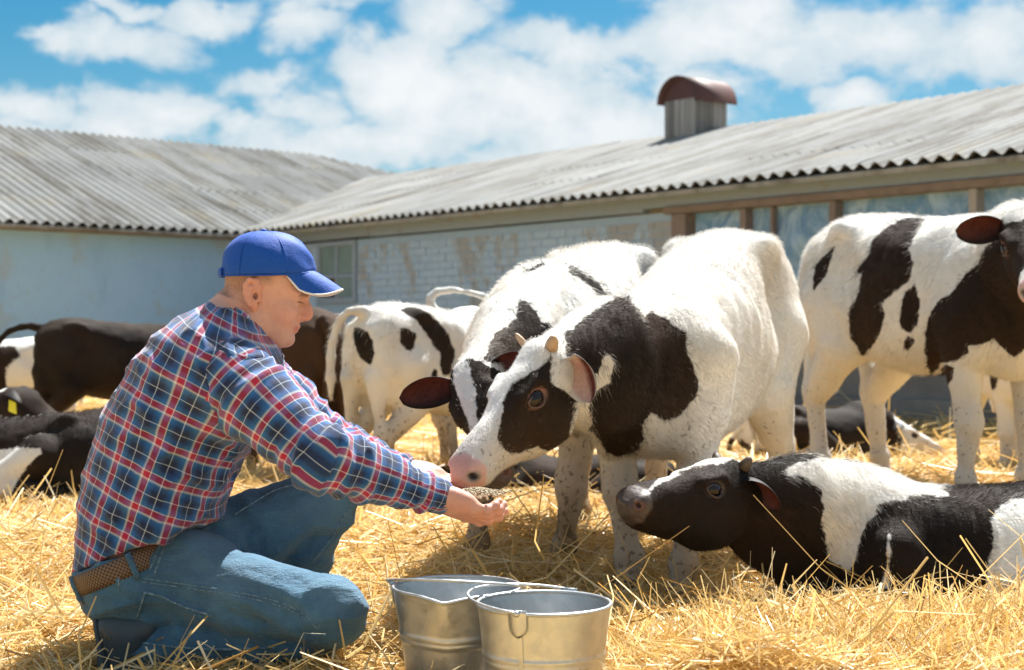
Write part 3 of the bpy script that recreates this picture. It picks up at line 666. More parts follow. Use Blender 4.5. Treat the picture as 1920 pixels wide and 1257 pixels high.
# coat markings: outlines (metres) in each calf's own space, seen from the side given in degrees
PAT = {
 'main': [
  ('h', [(-0.332,0.684),(-0.367,0.652),(-0.415,0.618),(-0.435,0.584),(-0.44,0.539),(-0.446,0.506),(-0.441,0.491),(-0.428,0.471),(-0.415,0.462),(-0.385,0.461),(-0.36,0.467),(-0.333,0.461),(-0.306,0.465),(-0.292,0.484),(-0.288,0.508),(-0.28,0.54),(-0.282,0.568),(-0.273,0.586),(-0.303,0.605),(-0.325,0.628),(-0.326,0.671)]),
  ('n', [(-0.312,0.732),(-0.262,0.784),(-0.191,0.835),(-0.187,0.843),(-0.158,0.802),(-0.134,0.77),(-0.12,0.791),(-0.07,0.771),(-0.032,0.737),(-0.024,0.686),(0.001,0.619),(-0.003,0.568),(-0.028,0.535),(-0.078,0.506),(-0.118,0.525),(-0.135,0.495),(-0.132,0.459),(-0.168,0.41),(-0.212,0.397),(-0.246,0.409),(-0.27,0.459),(-0.256,0.543),(-0.263,0.592),(-0.278,0.653),(-0.3,0.691)]),
  ('w', [(-0.275,0.582),(-0.268,0.638),(-0.231,0.636),(-0.219,0.659),(-0.223,0.684),(-0.21,0.682),(-0.198,0.658),(-0.211,0.62),(-0.246,0.59),(-0.255,0.559)]),
 ],
 'second': [
  ('n', [(-0.156,0.827),(-0.132,0.82),(-0.103,0.785),(-0.099,0.763),(-0.035,0.75),(-0.012,0.697),(-0.065,0.663),(-0.115,0.631),(-0.181,0.662),(-0.235,0.664),(-0.2,0.741),(-0.169,0.769)]),
  ('n', [(-0.033,0.938),(-0.005,0.933),(0.043,0.905),(0.091,0.848),(0.078,0.843),(0.027,0.877),(-0.024,0.913)]),
  ('n', [(-0.152,0.917),(-0.099,0.949),(-0.095,0.936),(-0.144,0.91)]),
 ],
 'lying': [
  ('a', [(-1.119,0.487),(-1.055,0.494),(-0.993,0.501),(-0.931,0.508),(-0.869,0.515),(-0.808,0.522),(-0.747,0.529),(-0.688,0.536),(-0.628,0.543),(-0.569,0.55),(-0.511,0.557),(-0.453,0.564),(-0.396,0.57),(-0.339,0.577),(-0.282,0.583),(-0.226,0.59),(-0.171,0.596),(-0.116,0.602),(-0.061,0.609),(-0.007,0.615),(0.046,0.621),(0.099,0.627),(0.152,0.633),(0.204,0.639),(0.256,0.645),(0.308,0.651),(0.308,0.596),(0.308,0.541),(0.308,0.486),(0.308,0.431),(0.308,0.376),(0.308,0.32),(0.299,0.279),(0.295,0.232),(0.295,0.18),(0.301,0.114),(0.293,0.079),(0.293,0.026),(0.293,-0.027),(0.293,-0.079),(0.293,-0.132),(0.244,-0.135),(0.195,-0.139),(0.145,-0.143),(0.095,-0.146),(0.044,-0.15),(-0.007,-0.154),(-0.058,-0.158),(-0.11,-0.161),(-0.163,-0.165),(-0.216,-0.169),(-0.269,-0.173),(-0.322,-0.177),(-0.377,-0.181),(-0.431,-0.185),(-0.486,-0.189),(-0.542,-0.193),(-0.598,-0.197),(-0.655,-0.202),(-0.712,-0.206),(-0.769,-0.21),(-0.827,-0.214),(-0.886,-0.219),(-0.945,-0.223),(-1.005,-0.227),(-1.065,-0.232),(-1.065,-0.171),(-1.065,-0.11),(-1.065,-0.049),(-1.065,0.012),(-1.065,0.073),(-1.065,0.134),(-1.065,0.195),(-1.119,0.231),(-1.119,0.295),(-1.119,0.359),(-1.119,0.423)]),
  ('w', [(-0.775,0.387),(-0.744,0.406),(-0.734,0.413),(-0.704,0.426),(-0.665,0.433),(-0.628,0.437),(-0.611,0.449),(-0.628,0.485),(-0.656,0.5),(-0.723,0.499),(-0.775,0.431)]),
  ('w', [(-0.514,0.41),(-0.486,0.424),(-0.41,0.437),(-0.374,0.417),(-0.318,0.413),(-0.263,0.408),(-0.193,0.369),(-0.122,0.334),(-0.207,0.329),(-0.222,0.322),(-0.259,0.318),(-0.287,0.308),(-0.289,0.287),(-0.315,0.266),(-0.33,0.223),(-0.34,0.174),(-0.356,0.145),(-0.384,0.16),(-0.407,0.178),(-0.406,0.232),(-0.417,0.273),(-0.411,0.312),(-0.415,0.354),(-0.431,0.371),(-0.462,0.393),(-0.496,0.392)]),
  ('w', [(0.029,0.32),(-0.008,0.282),(-0.008,0.252),(-0.003,0.211),(-0.013,0.174),(-0.024,0.137),(-0.024,0.055),(0.034,0.049),(0.091,0.059),(0.147,0.058),(0.204,0.052),(0.26,0.046),(0.261,0.104),(0.262,0.159),(0.262,0.216),(0.265,0.27),(0.274,0.313),(0.274,0.374),(0.22,0.349),(0.155,0.339),(0.092,0.329)]),
  ('w', [(-0.26,0.251),(-0.248,0.249),(-0.251,0.219),(-0.248,0.187),(-0.256,0.114),(-0.27,0.114),(-0.264,0.164),(-0.26,0.208)]),
  ('w', [(-0.817,0.362),(-0.803,0.375),(-0.779,0.376),(-0.779,0.368),(-0.806,0.358)]),
  ('w', [(-0.842,0.11),(-0.798,0.127),(-0.749,0.123),(-0.737,0.09),(-0.755,0.077)]),
 ],
 'right': [
  ('b', [(-0.362,1.03),(-0.402,0.992),(-0.444,0.96),(-0.454,0.899),(-0.447,0.838),(-0.401,0.907),(-0.372,0.975)]),
  ('b', [(-0.094,1.131),(-0.185,1.059),(-0.211,1.02),(-0.215,0.981),(-0.281,0.911),(-0.243,0.906),(-0.263,0.832),(-0.298,0.737),(-0.296,0.651),(-0.245,0.573),(-0.203,0.613),(-0.163,0.679),(-0.148,0.743),(-0.167,0.781),(-0.116,0.825),(-0.063,0.869),(-0.045,0.932),(-0.063,0.989),(-0.028,1.055),(0.007,1.124)]),
  ('b', [(-0.072,0.824),(-0.089,0.761),(-0.09,0.697),(-0.054,0.665),(-0.023,0.715),(-0.019,0.795),(-0.036,0.859)]),
  ('b', [(-0.081,0.633),(-0.063,0.656),(-0.037,0.642),(-0.064,0.596),(-0.086,0.605)]),
  ('b', [(0.209,0.971),(0.18,0.909),(0.141,0.886),(0.108,0.826),(0.041,0.775),(0.007,0.705),(-0.002,0.606),(0.016,0.497),(0.03,0.4),(0.036,0.511),(0.06,0.551),(0.108,0.564),(0.157,0.591),(0.149,0.626),(0.223,0.626),(0.239,0.643),(0.309,0.579),(0.345,0.609),(0.438,0.643),(0.436,0.72),(0.385,0.781),(0.385,0.85),(0.397,0.926),(0.402,1.0),(0.324,0.998),(0.252,1.003)]),
  ('b', [(0.067,0.554),(0.1,0.537),(0.096,0.493),(0.079,0.475),(0.058,0.501)]),
 ],
 'rump': [
  ('b', [(-0.385,0.768),(-0.343,0.755),(-0.315,0.742),(-0.295,0.71),(-0.288,0.659),(-0.302,0.608),(-0.315,0.601),(-0.349,0.633),(-0.373,0.671),(-0.384,0.716)]),
  ('b', [(-0.178,0.755),(-0.15,0.758),(-0.118,0.736),(-0.124,0.672),(-0.136,0.659),(-0.165,0.659),(-0.184,0.704)]),
  ('b', [(-0.196,0.84),(-0.12,0.854),(-0.067,0.827),(-0.022,0.788),(0.018,0.736),(0.044,0.67),(0.044,0.631),(0.028,0.566),(-0.008,0.547),(-0.015,0.592),(-0.021,0.651),(-0.06,0.71),(-0.112,0.788),(-0.151,0.813)]),
  ('b', [(-0.041,0.586),(-0.028,0.567),(-0.034,0.541),(-0.054,0.542),(-0.054,0.567)]),
 ],
 'leftlying': [
  ('b', [(-0.777,0.538),(-0.694,0.538),(-0.61,0.537),(-0.526,0.536),(-0.441,0.536),(-0.355,0.535),(-0.269,0.534),(-0.182,0.534),(-0.094,0.533),(-0.005,0.532),(0.084,0.532),(0.175,0.531),(0.265,0.53),(0.357,0.529),(0.45,0.529),(0.543,0.528),(0.637,0.527),(0.732,0.527),(0.827,0.526),(0.924,0.525),(1.021,0.524),(1.021,0.426),(1.021,0.328),(1.021,0.23),(1.021,0.132),(1.021,0.034),(1.021,-0.064),(1.021,-0.162),(1.022,-0.26),(1.022,-0.358),(1.022,-0.456),(0.924,-0.451),(0.828,-0.446),(0.732,-0.441),(0.637,-0.436),(0.543,-0.432),(0.45,-0.427),(0.357,-0.422),(0.266,-0.417),(0.175,-0.413),(0.084,-0.408),(-0.005,-0.403),(-0.094,-0.399),(-0.182,-0.394),(-0.269,-0.39),(-0.355,-0.385),(-0.441,-0.381),(-0.526,-0.377),(-0.611,-0.372),(-0.695,-0.368),(-0.778,-0.364),(-0.778,-0.273),(-0.778,-0.183),(-0.778,-0.093),(-0.778,-0.003),(-0.778,0.087),(-0.778,0.177),(-0.778,0.268),(-0.774,0.36),(-0.777,0.448)]),
  ('w', [(-0.269,0.207),(-0.163,0.224),(-0.059,0.246),(0.023,0.246),(0.029,0.228),(-0.024,0.186),(-0.058,0.122),(-0.115,-0.001),(-0.193,-0.047),(-0.268,-0.084),(-0.269,0.011),(-0.268,0.111)]),
 ],
}
PATDIR = {'main': 16.5, 'second': 17.4, 'lying': 65.1, 'right': -39.0, 'rump': -127.4, 'leftlying': 117.8}
FUR = 1
# ------------------------------------------------------------------ calves
EYE3 = np.eye(3)
def ear_vf(base, axis, back, length, width, droop=.25, cup=.35, n=14, m=10, hs_=0):
    """leaf-shaped cupped ear; axis = where it points, back = the side its outer face looks to"""
    ax = unit(axis); bk = unit(np.asarray(back, float)-ax*np.dot(ax, back)); sd_ = np.cross(ax, bk)
    V = []; ins = []; half = []
    for side in (0, 1):
        for i in range(n+1):
            u = i/n; w = width*(math.sin(math.pi*min(1, u*.93+.07))**.48)*(1-.15*u)
            for j in range(m+1):
                v = 2*j/m-1; cp = cup*w*(1-v*v)*(1-.35*u); roll = (1-u)**2*.55
                p = np.asarray(base, float) + ax*(u*length) + sd_*(v*w*.5*(1-roll*.5)) + bk*(cp*(1+roll) - .0015) - np.array((0, 0, droop*length*u*u))
                if side: p = p - bk*(.0045*(1-abs(v))*(1-u*.6)+.0012)
                V.append(p); ins.append(float(side)*min(1, (1-abs(v))*2.2)*min(1, .25+u*3.2)); half.append(max(0, min(1, (v*hs_-.02)*3.5)) if hs_ else 0)
    k = m+1; N = (n+1)*k; Fc = []
    for i in range(n):
        for j in range(m):
            a = i*k+j; Fc += [(a, a+1, a+k+1, a+k), (a+N, a+k+N, a+k+1+N, a+1+N)]
    for i in range(n): a = i*k; Fc += [(a, a+k, a+k+N, a+N), (a+m, a+m+N, a+m+k+N, a+m+k)]
    for j in range(m): a = n*k+j; Fc += [(a, a+1, a+1+N, a+N)]; a = j; Fc += [(a, a+N, a+1+N, a+1)]
    return V, Fc, ins, half
HEAD_TAB = [(-.055, -.045, -.085, .02), (-.04, -.012, -.125, .050), (-.01, .008, -.160, .066), (.04, .013, -.205, .074), (.09, .010, -.222, .078), (.13, .004, -.218, .073), (.175, -.003, -.198, .063),
            (.22, -.010, -.171, .055), (.27, -.016, -.147, .050), (.31, -.019, -.132, .050), (.345, -.023, -.123, .053), (.37, -.034, -.108, .044), (.388, -.052, -.094, .024)]
def make_calf(label, group, loc, yaw, s=1.0, vox=.012, head=None, neck=None, legs=None, lying=False, patches=(), pat_dir=None, hpatches=(), skin='pink', fur=0, fur_len=.016,
              tail=None, all_black=0.0, dirt=.3, tag_ear=None, seed=1, headless=False, eyes=True, far_noise=.0, horns=True, horn_s=(1, 1), tint=0.0, earparm=None, wid=1.0, drop=0.0, ld=.56, slope=0.0):
    """a calf: one continuous body, with eyes, ears, horn buds and coat hair as parts. All lengths in calf space (hip height about 1) times s"""
    root = empty('calf', loc, yaw); tag(root, label, 'calf', group)
    b = Body(); S = lambda *p: np.array(p, float)*s
    dz = -ld if lying else 0.0
    T = [(-.545, .80, .72, .02), (-.53, .87, .66, .07), (-.49, .945, .60, .13), (-.42, .985, .55, .175), (-.32, 1.0, .505, .205), (-.18, .985, .46, .225), (-.03, .965, .43, .24), (.12, .955, .43, .235),
         (.25, .955, .44, .205), (.36, .95, .45, .18), (.45, .90, .465, .15), (.53, .81, .51, .105), (.575, .72, .58, .05)]
    dr_ = lambda x: drop*(3*q*q-2*q**3 if (q := min(1, max(0, (x+.25)/.65))) is not None else 0)
    T = [(x, zt-dr_(x), zb-dr_(x)*.5, w*wid) for x, zt, zb, w in T]
    if lying: T = [(x, zt-.02+dz+slope*x, zb+dz+.06*(x > .3), w*1.12) for x, zt, zb, w in T]
    b.loft((0, 0, 0), EYE3, [tuple(v*s for v in r) for r in T], 2.25, .03*s, reg=0)
    for sg in (1, -1):
        Rz = np.array(Matrix.Rotation(rad(8*sg), 3, 'Z'))
        b.ell(S(.37, .125*sg*wid, .64+dz-drop*.6), S(.12, .07*wid, .19), Rz, .06*s)                       # shoulder
        b.ell(S(-.25, .165*sg*wid, .935+dz-slope*.25), S(.045, .02, .025), None, .07*s)                   # hip bone
        b.ell(S(-.50, .075*sg, .86+dz-slope*.5), S(.04, .03, .04), None, .05*s)                     # pin bone
        b.ell(S(-.155, .275*sg*wid, .80+dz), S(.075, .065, .09), None, .10*s, -1)        # hollow of the flank
        if not lying:
            b.ell(S(-.37, .125*sg*wid, .69), S(.155, .085, .235), np.array(Matrix.Rotation(rad(-12), 3, 'Y')), .06*s)
        else:
            b.ell(S(-.30, .20*sg, .17), S(.24, .10, .165), np.array(Matrix.Rotation(rad(25), 3, 'Y')), .05*s)
    b.ell(S(.42, 0, .54+dz), S(.12, .085, .11), None, .06*s)                                # brisket
    L = dict(fl=(0, 0), fr=(0, 0), hl=(0, 0), hr=(0, 0)); L.update(legs or {})
    hoofs = []
    if not lying:
        for key, sg in (('fl', 1), ('fr', -1)):
            fx, fy = L[key][:2]; kn = L[key][2] if len(L[key]) > 2 else 0.0; y = .125*sg
            P = [S(.37, y, .62), S(.345+fx*.15, y*1.05+fy*.2, .50), S(.365+fx*.55+kn, y+fy*.6, .285), S(.35+fx, y+fy, .105), S(.375+fx, y+fy, .045)]
            b.chain(P, [v*s for v in (.090, .061, .038, .026, .031)], .04*s, 1)
            b.ell(S(.372+fx*.55+kn, y+fy*.6, .29), S(.042, .042, .055), None, .025*s, reg=1); b.ell(S(.352+fx, y+fy, .105), S(.036, .037, .036), None, .02*s, reg=1)
            hoofs.append((.385+fx, y+fy))
        for key, sg in (('hl', 1), ('hr', -1)):
            fx, fy = L[key][:2]; y = .13*sg
            P = [S(-.34, y*wid, .68), S(-.27+fx*.2, y*1.12*wid+fy*.2, .53), S(-.46+fx*.7, y+fy*.8, .325), S(-.425+fx, y+fy, .11), S(-.395+fx, y+fy, .045)]
            b.chain(P, [v*s for v in (.122, .086, .037, .028, .032)], .045*s, 1)
            b.ell(S(-.475+fx*.7, y+fy*.8, .345), S(.038, .034, .05), None, .025*s, reg=1); b.ell(S(-.425+fx, y+fy, .11), S(.037, .038, .036), None, .02*s, reg=1)
            b.cone(S(-.50, y*.8, .62), S(-.48+fx*.6, y+fy*.7, .37), .05*s, .02*s, .05*s, reg=1)
            hoofs.append((-.385+fx, y+fy))
    else:
        for sg in (1, -1):
            b.chain([S(.36, .15*sg, .20), S(.30, .21*sg, .09), S(.58, .17*sg, .06), S(.46, .12*sg, .035)], [v*s for v in (.09, .065, .05, .035)], .03*s, 1)
            b.chain([S(-.18, .27*sg, .22), S(.0, .32*sg, .10), S(-.30, .36*sg, .055), S(-.12, .36*sg, .035)], [v*s for v in (.10, .07, .045, .032)], .03*s, 1)
    tp = tail or ([(-.52, 0, .92), (-.57, 0, .86), (-.585, .01, .70), (-.57, .02, .50), (-.56, .02, .36)] if not lying else [(-.5, 0, .88+dz-slope*.5), (-.57, .04, .78+dz), (-.60, .12, .12), (-.52, .26, .04), (-.40, .36, .03)])
    tp = [(x, y, z + (0 if not lying else 0)) for x, y, z in tp]
    tc = spline([S(*p) for p in tp], 9); b.chain(tc, np.interp(np.linspace(0, 1, 9), [0, .15, .7, .85, 1], [.034*s, .022*s, .015*s, .026*s, .012*s]), .015*s, 2)
    # neck and head
    hd = dict(p=(1.0, 0, .80), fwd=(.75, 0, -.66), left=(0, 1, 0), hs=1.0); hd.update(head or {})
    hp = np.array(hd['p'], float); HM = frame(hd['fwd'], hd['left']); hs = hd['hs']*s; HT = lambda *p: hp + HM@(np.array(p, float)*hs)
    if not headless:
        nk = HT(-.005, 0, -.085); nb = S(*(neck or (.40, 0, .75+dz-drop)))
        side = unit(np.cross((0, 0, 1), nk-nb)); up = np.cross(unit(nk-nb), side)
        mid = (nk+nb)/2 + np.array((0, 0, hd.get('arch', .02)*s))
        b.cone(nb, mid, .185*s, .14*s, .05*s, 1, 0, (side, .70*wid)); b.cone(mid, nk, .14*s, .092*hs, .03*s, 1, 4, (side, .78))
        b.cone(S(.44, 0, .56+dz), nk-up*.05*s, .07*s, .05*s, .07*s, 1, 0, (side, .6))
        b.loft(hp, HM, [tuple(v*hs for v in r) for r in HEAD_TAB], 2.35, .025*s, reg=3)
        for sg in (1, -1):
            b.ell(HT(.09, .052*sg, -.125), (.08*hs, .032*hs, .075*hs), HM, .03*hs, reg=3)              # cheek
            b.cone(HT(.09, .066*sg, -.022), HT(.145, .055*sg, -.024), .012*hs, .009*hs, .03*hs, reg=3)        # brow
            b.ell(HT(.350, .033*sg, -.058), (.024*hs, .019*hs, .022*hs), HM, .012*hs, reg=3)            # nostril wing
            b.ell(HT(.367, .036*sg, -.062), (.0165*hs, .011*hs, .0125*hs), HM@np.array(Matrix.Rotation(rad(-30), 3, 'Y')), .006*hs, -1)
            b.ell(HT(.124, .081*sg, -.046), (.027*hs, .016*hs, .020*hs), HM, .008*hs, -1)             # eye opening
        b.cone(HT(.385, .032, -.092), HT(.27, .050, -.102), .004*hs, .003*hs, .006*hs, -1); b.cone(HT(.385, -.032, -.092), HT(.27, -.050, -.102), .004*hs, .003*hs, .006*hs, -1)
        b.cone(HT(.390, .032, -.092), HT(.390, -.032, -.092), .0045*hs, .0045*hs, .006*hs, -1)
        b.cone(HT(.325, 0, -.098), HT(.24, 0, -.120), .032*hs, .036*hs, .02*hs, reg=3)                   # lower jaw
    b.fold = lambda P: .006*s*vnoise(P, 9/s, seed) + .0025*s*vnoise(P, 24/s, seed+5) - .0028*s*np.maximum(np.sin(P[:, 0]/s*105+P[:, 2]/s*16), -.2)*np.exp(-((P[:, 0]/s-.08)/.16)**2-((P[:, 2]/s-.74-dz)/.15)**2)
    V, Q = b.mesh(vox); N, FN = vnormals(V, Q)
    _, reg = b.eval(V, True)
    if headless: reg[:] = np.where(reg == 3, 0, reg)
    nV = len(V)
    # ---- markings: outlines in the calf's own space, painted on the side they belong to
    W = fbm(V, 2.3/s, 2, seed*3.7)
    patch = (W-.05)*.25 if not all_black else np.full(nV, .1)
    if all_black and all_black < 1: patch = (all_black-.5 + W*.4)*.2
    isleg = np.isin(reg, (1,)) & (V[:, 2] < .5*s) & (not lying)
    if not patches and not all_black: patch = np.where(isleg, -.05, patch)
    if pat_dir is not None:
        pd = np.array((math.cos(rad(pat_dir)), math.sin(rad(pat_dir)), 0)); pu = np.array((-pd[1], pd[0], 0))
        U = np.stack((V@pu, V[:, 2]), 1)
        near = (N@pd) > -.12
        sdm = np.full(nV, -.3, np.float32)
        for which, poly in patches:
            m = {'b': reg != 3, 'h': reg == 3, 'n': np.isin(reg, (0, 4)), 'l': reg == 1, 'a': reg >= 0, 'w': reg >= 0}[which[0]]
            d = np.where(m, poly_sd(U, poly), -.3)
            sdm = np.minimum(sdm, -d) if which[0] == 'w' or which.endswith('-') else np.maximum(sdm, d)
        back = np.clip((W-.1)*.25, -.1, .1); back = np.where(isleg, -.05, back)
        patch = np.where(near, sdm, np.where(reg == 3, sdm, back))
    if hpatches and not headless:
        Hq = (V-hp)@HM/hs; mh = reg == 3; sdm = np.full(nV, -.3)
        for which, poly in hpatches:           # outlines on the head: 's' both sides (x, z), 't' from the top (x, y), leading '-' clears
            neg = which[0] == '-'; w = which[-1]
            U = np.stack((Hq[:, 0], Hq[:, 2]), 1) if w == 's' else np.stack((Hq[:, 0], Hq[:, 1]), 1)
            d = poly_sd(U, poly)*hs
            if w == 't': d = np.where(Hq[:, 2] > -.075, d, -.3)
            sdm = np.minimum(sdm, -d) if neg else np.maximum(sdm, d)
        patch = np.where(mh, sdm, patch)
    Hq = (V-hp)@HM/hs if not headless else np.full((nV, 3), -9.0)
    mz = np.clip((Hq[:, 0]-.335 - .5*np.abs(Hq[:, 2]+.07)*(Hq[:, 2] < -.07) + .01*vnoise(V, 60))/.012, 0, 1) * (reg == 3)
    nos = np.min([np.linalg.norm(Hq-np.array((.367, .037*sg, -.062)), axis=1) for sg in (1, -1)], 0); nosd = np.clip((.021-nos)/.008, 0, 1)
    eyd = np.min([np.linalg.norm((Hq-np.array((.124, .0755*sg, -.046)))*np.array((.8, 1, 1.15)), axis=1) for sg in (1, -1)], 0); eyr = np.clip((.029-eyd)/.008, 0, 1)
    pink = np.clip(mz*.85, 0, 1) if skin == 'pink' else nosd*.35; dark = np.clip(nosd*.9, 0, 1) if skin == 'pink' else np.clip(np.maximum(mz, eyr)*(1-nosd), 0, 1)
    if skin == 'pink': pink = np.maximum(pink*(1-nosd), eyr*.5)
    low = np.clip(1-V[:, 2]/(.55*s), 0, 1) if not lying else np.clip(1-V[:, 2]/(.25*s), 0, 1)
    dr = np.clip(dirt*(low*1.6+.1)+.5*dirt*fbm(V, 7/s, 3, seed+9), 0, 1)
    kn = np.zeros(nV)
    brown = np.clip(.5*fbm(V, 4/s, 2, seed+31)+.15 + .6*np.clip((.62*s+dz*s-V[:, 2])/(.4*s), 0, 1) + tint*1.6, 0, 1.7)
    me = mesh_data('body', V, Q); body = link('body', me, MATS['cow_coat'], root)
    for nme, ar in (('patch', patch), ('dirt', dr), ('pink', pink), ('darkskin', dark), ('brown', brown)): fattr(me, nme, ar)
    # ---- parts
    for (x, y) in hoofs:
        if y is None: continue
        hv = [];
        for z, rr in ((.055, .037), (.03, .043), (0.0, .048)):
            for k in range(12):
                a = 2*math.pi*k/12; cleft = 1-.22*math.exp(-((a if a < math.pi else a-2*math.pi)/.22)**2)
                hv.append(S(x+.010+rr*cleft*math.cos(a)*1.2, y+rr*math.sin(a), z))
        mk('hoof', hv, [(i*12+k, i*12+(k+1) % 12, (i+1)*12+(k+1) % 12, (i+1)*12+k) for i in range(2) for k in range(12)] + [tuple(range(11, -1, -1)), tuple(range(24, 36))], MATS['hoof'], root)
    if not headless:
        for sg in (1, -1):
            if eyes:
                ev = []; r = .0250*hs; c = HT(.124, .0578*sg, -.046)
                for i in range(9):
                    for j in range(16):
                        a = math.pi*i/8; q = 2*math.pi*j/16; ev.append(c + HM@(r*np.array((1.12*math.sin(a)*math.cos(q), sg*math.cos(a), .85*math.sin(a)*math.sin(q)))))
                eo = mk('eye', ev, [(i*16+j, i*16+(j+1) % 16, (i+1)*16+(j+1) % 16, (i+1)*16+j) for i in range(8) for j in range(16)], MATS['cow_eye'], root)
                rim = [HT(.124+.026*math.cos(a), (.0755-.009*math.cos(a)**2 - .004*math.sin(a))*sg, -.046+.0165*math.sin(a)+.003*math.cos(2*a)) for a in np.linspace(0, 2*math.pi, 21)]
                v, f = tube_vf(rim, .0028*hs, 6, False); mk('eyelid', v, f, MATS['eye_rim' if skin == 'pink' else 'eye_rim_dark'], eo)
            ep = dict(axis=(-.25, 1.0, -.05), back=(-.7, .1, .6), L=.175, W=.105, droop=.18, cup=.42); ep.update((earparm or {}).get(sg, {}) if earparm else {})
            ax = HM@(np.array(ep['axis'])*np.array((1, sg, 1))); bk = HM@(np.array(ep['back'])*np.array((1, sg, 1)))
            if 'abs' in ep: ax, bk = (unit(q) for q in ep['abs'])
            v, f, ins, half = ear_vf(HT(.012, .058*sg, -.048)+np.array(ep.get('base', (0, 0, 0))), ax, bk, ep['L']*hs, ep['W']*hs, ep['droop'], ep['cup'], hs_=ep.get('half', 0)); half = half or [0]*len(v)
            eme = mesh_data('ear', v, f); fattr(eme, 'inside', ins); fattr(eme, 'darkhalf', half); fattr(eme, 'patch', np.full(len(v), ep.get('patch', 1.0)) if 'two' not in ep else np.where(np.arange(len(v)) < len(v)//2, 1., -1.)); link('ear', eme, MATS['ear_skin'], root)
            if tag_ear == sg:
                c = HT(.012, .058*sg, -.048)+unit(ax)*.09*hs; u = unit(ax); w_ = np.cross(u, bk); w_ /= np.linalg.norm(w_)
                q = [c-w_*.02*s+np.array((0, 0, -.005)), c+w_*.02*s+np.array((0, 0, -.005)), c+w_*.024*s+np.array((0, 0, -.065*s)), c-w_*.024*s+np.array((0, 0, -.065*s))]
                off = unit(bk)*-.014; v = [p+off for p in q]+[p+off*1.35 for p in q]
                bevel(mk('ear_tag', v, [(0, 1, 2, 3), (7, 6, 5, 4), (0, 4, 5, 1), (1, 5, 6, 2), (2, 6, 7, 3), (3, 7, 4, 0)], MATS['ear_tag'], root, False), .002)
            if horns:
                v, f = tube_vf([HT(-.012, .044*sg, -.006), HT(-.017, .055*sg, .010), HT(-.019, .061*sg, .021), HT(-.020, .063*sg, .026)], [q*hs*horn_s[0 if sg > 0 else 1] for q in (.018, .015, .010, .004)], 10)
                mk('horn', v, f, MATS['horn' if skin == 'pink' else 'hoof'], root)
    # ---- coat hair
    if fur:
        A = np.linalg.norm(FN, axis=1)/2; fr = np.random.default_rng(seed); fi = fr.choice(len(Q), fur, p=A/A.sum())
        u = fr.random(fur)[:, None]; v = fr.random(fur)[:, None]; q = Q[fi]
        lerp = lambda ar: (ar[q[:, 0]]*((1-u)*(1-v)) + ar[q[:, 1]]*(u*(1-v)) + ar[q[:, 2]]*(u*v) + ar[q[:, 3]]*((1-u)*v))
        P = lerp(V); Nn = lerp(N); Nn /= np.linalg.norm(Nn, axis=1)[:, None]; one = lambda a: lerp(np.asarray(a, float)[:, None])[:, 0]
        rg = reg[q[:, 0]]
        flow = np.tile(np.array((-.8, 0, -.55)), (fur, 1)); flow[rg == 1] = (0, 0, -1)
        mhd = rg == 3; flow[mhd] = -HM[:, 0]
        swirl = np.stack([vnoise(P, 7/s, 50+k) for k in range(3)], 1); flow = flow + swirl*.75
        flow -= Nn*(flow*Nn).sum(1)[:, None]; flow /= np.linalg.norm(flow, axis=1)[:, None]+1e-6
        dirn = flow*.85 + Nn*(.30+.25*fr.random(fur))[:, None] + .30*(fr.random((fur, 3))-.5); dirn /= np.linalg.norm(dirn, axis=1)[:, None]
        bare = np.maximum(one(pink), one(dark)); top = np.clip((V[q[:, 0], 2]/s-.75-dz)/.2, 0, 1)*(rg != 3)
        ln = fur_len*(.55+.8*fr.random(fur))*np.where(mhd, .45, 1)*np.where(rg == 1, .55, 1)*(1+1.0*top); tt = np.clip((-Hq[q[:, 0], 0]+.06)/.08, 0, 1)*mhd*(Hq[q[:, 0], 2] > -.06); ln = ln*(1+1.6*tt)
        if not headless:
            ed = np.min([np.linalg.norm(P-HT(.124, .0755*sg, -.046), axis=1) for sg in (1, -1)], 0); ln = np.where(ed < .025*hs, .001, ln)
        keep = (bare < .35) & (ln > .0012); P, dirn, ln, Nn = P[keep], dirn[keep], ln[keep], Nn[keep]; n = len(P)
        pts = np.stack((P-Nn*.001, P+dirn*ln[:, None]*.5, P+(dirn+np.array((0, 0, -.22)))*ln[:, None]), 1)
        pv = one(patch)[keep] + .010*fr.standard_normal(n).astype(np.float32)*.8
        cd = bpy.data.hair_curves.new('coat_hair'); cd.add_curves([3]*n)
        cd.attributes['position'].data.foreach_set('vector', pts.astype(np.float32).ravel())
        ra = cd.attributes.get('radius') or cd.attributes.new('radius', 'FLOAT', 'POINT')
        ra.data.foreach_set('value', np.tile(np.array((.00030, .00025, .00008), np.float32)*(1.0+.6*(vox > .008)), n))
        for nme, ar in (('patch', pv), ('dirt', one(dr)[keep]), ('brown', one(brown)[keep]), ('rnd', fr.random(n))):
            cd.attributes.new(nme, 'FLOAT', 'CURVE').data.foreach_set('value', np.asarray(ar, np.float32))
        cd.materials.append(MATS['cow_hair']); h = bpy.data.objects.new('coat_hair', cd); COL.objects.link(h); h.parent = root; h['kind'] = 'stuff'
    return root
def local(p, loc, yaw):
    """a world place in a calf's own space"""
    d = np.asarray(p, float)-np.array(loc); c, s_ = math.cos(yaw), math.sin(yaw); return (d[0]*c+d[1]*s_, -d[0]*s_+d[1]*c, d[2])
def ground_loc(x, y, dz=0.0): return (x, y, float(gh(x, y))+dz)
def dirl(v, yaw): return local(v, (0, 0, 0), yaw)
STAND = 'calves standing in the straw yard'; LIE = 'calves lying in the straw'
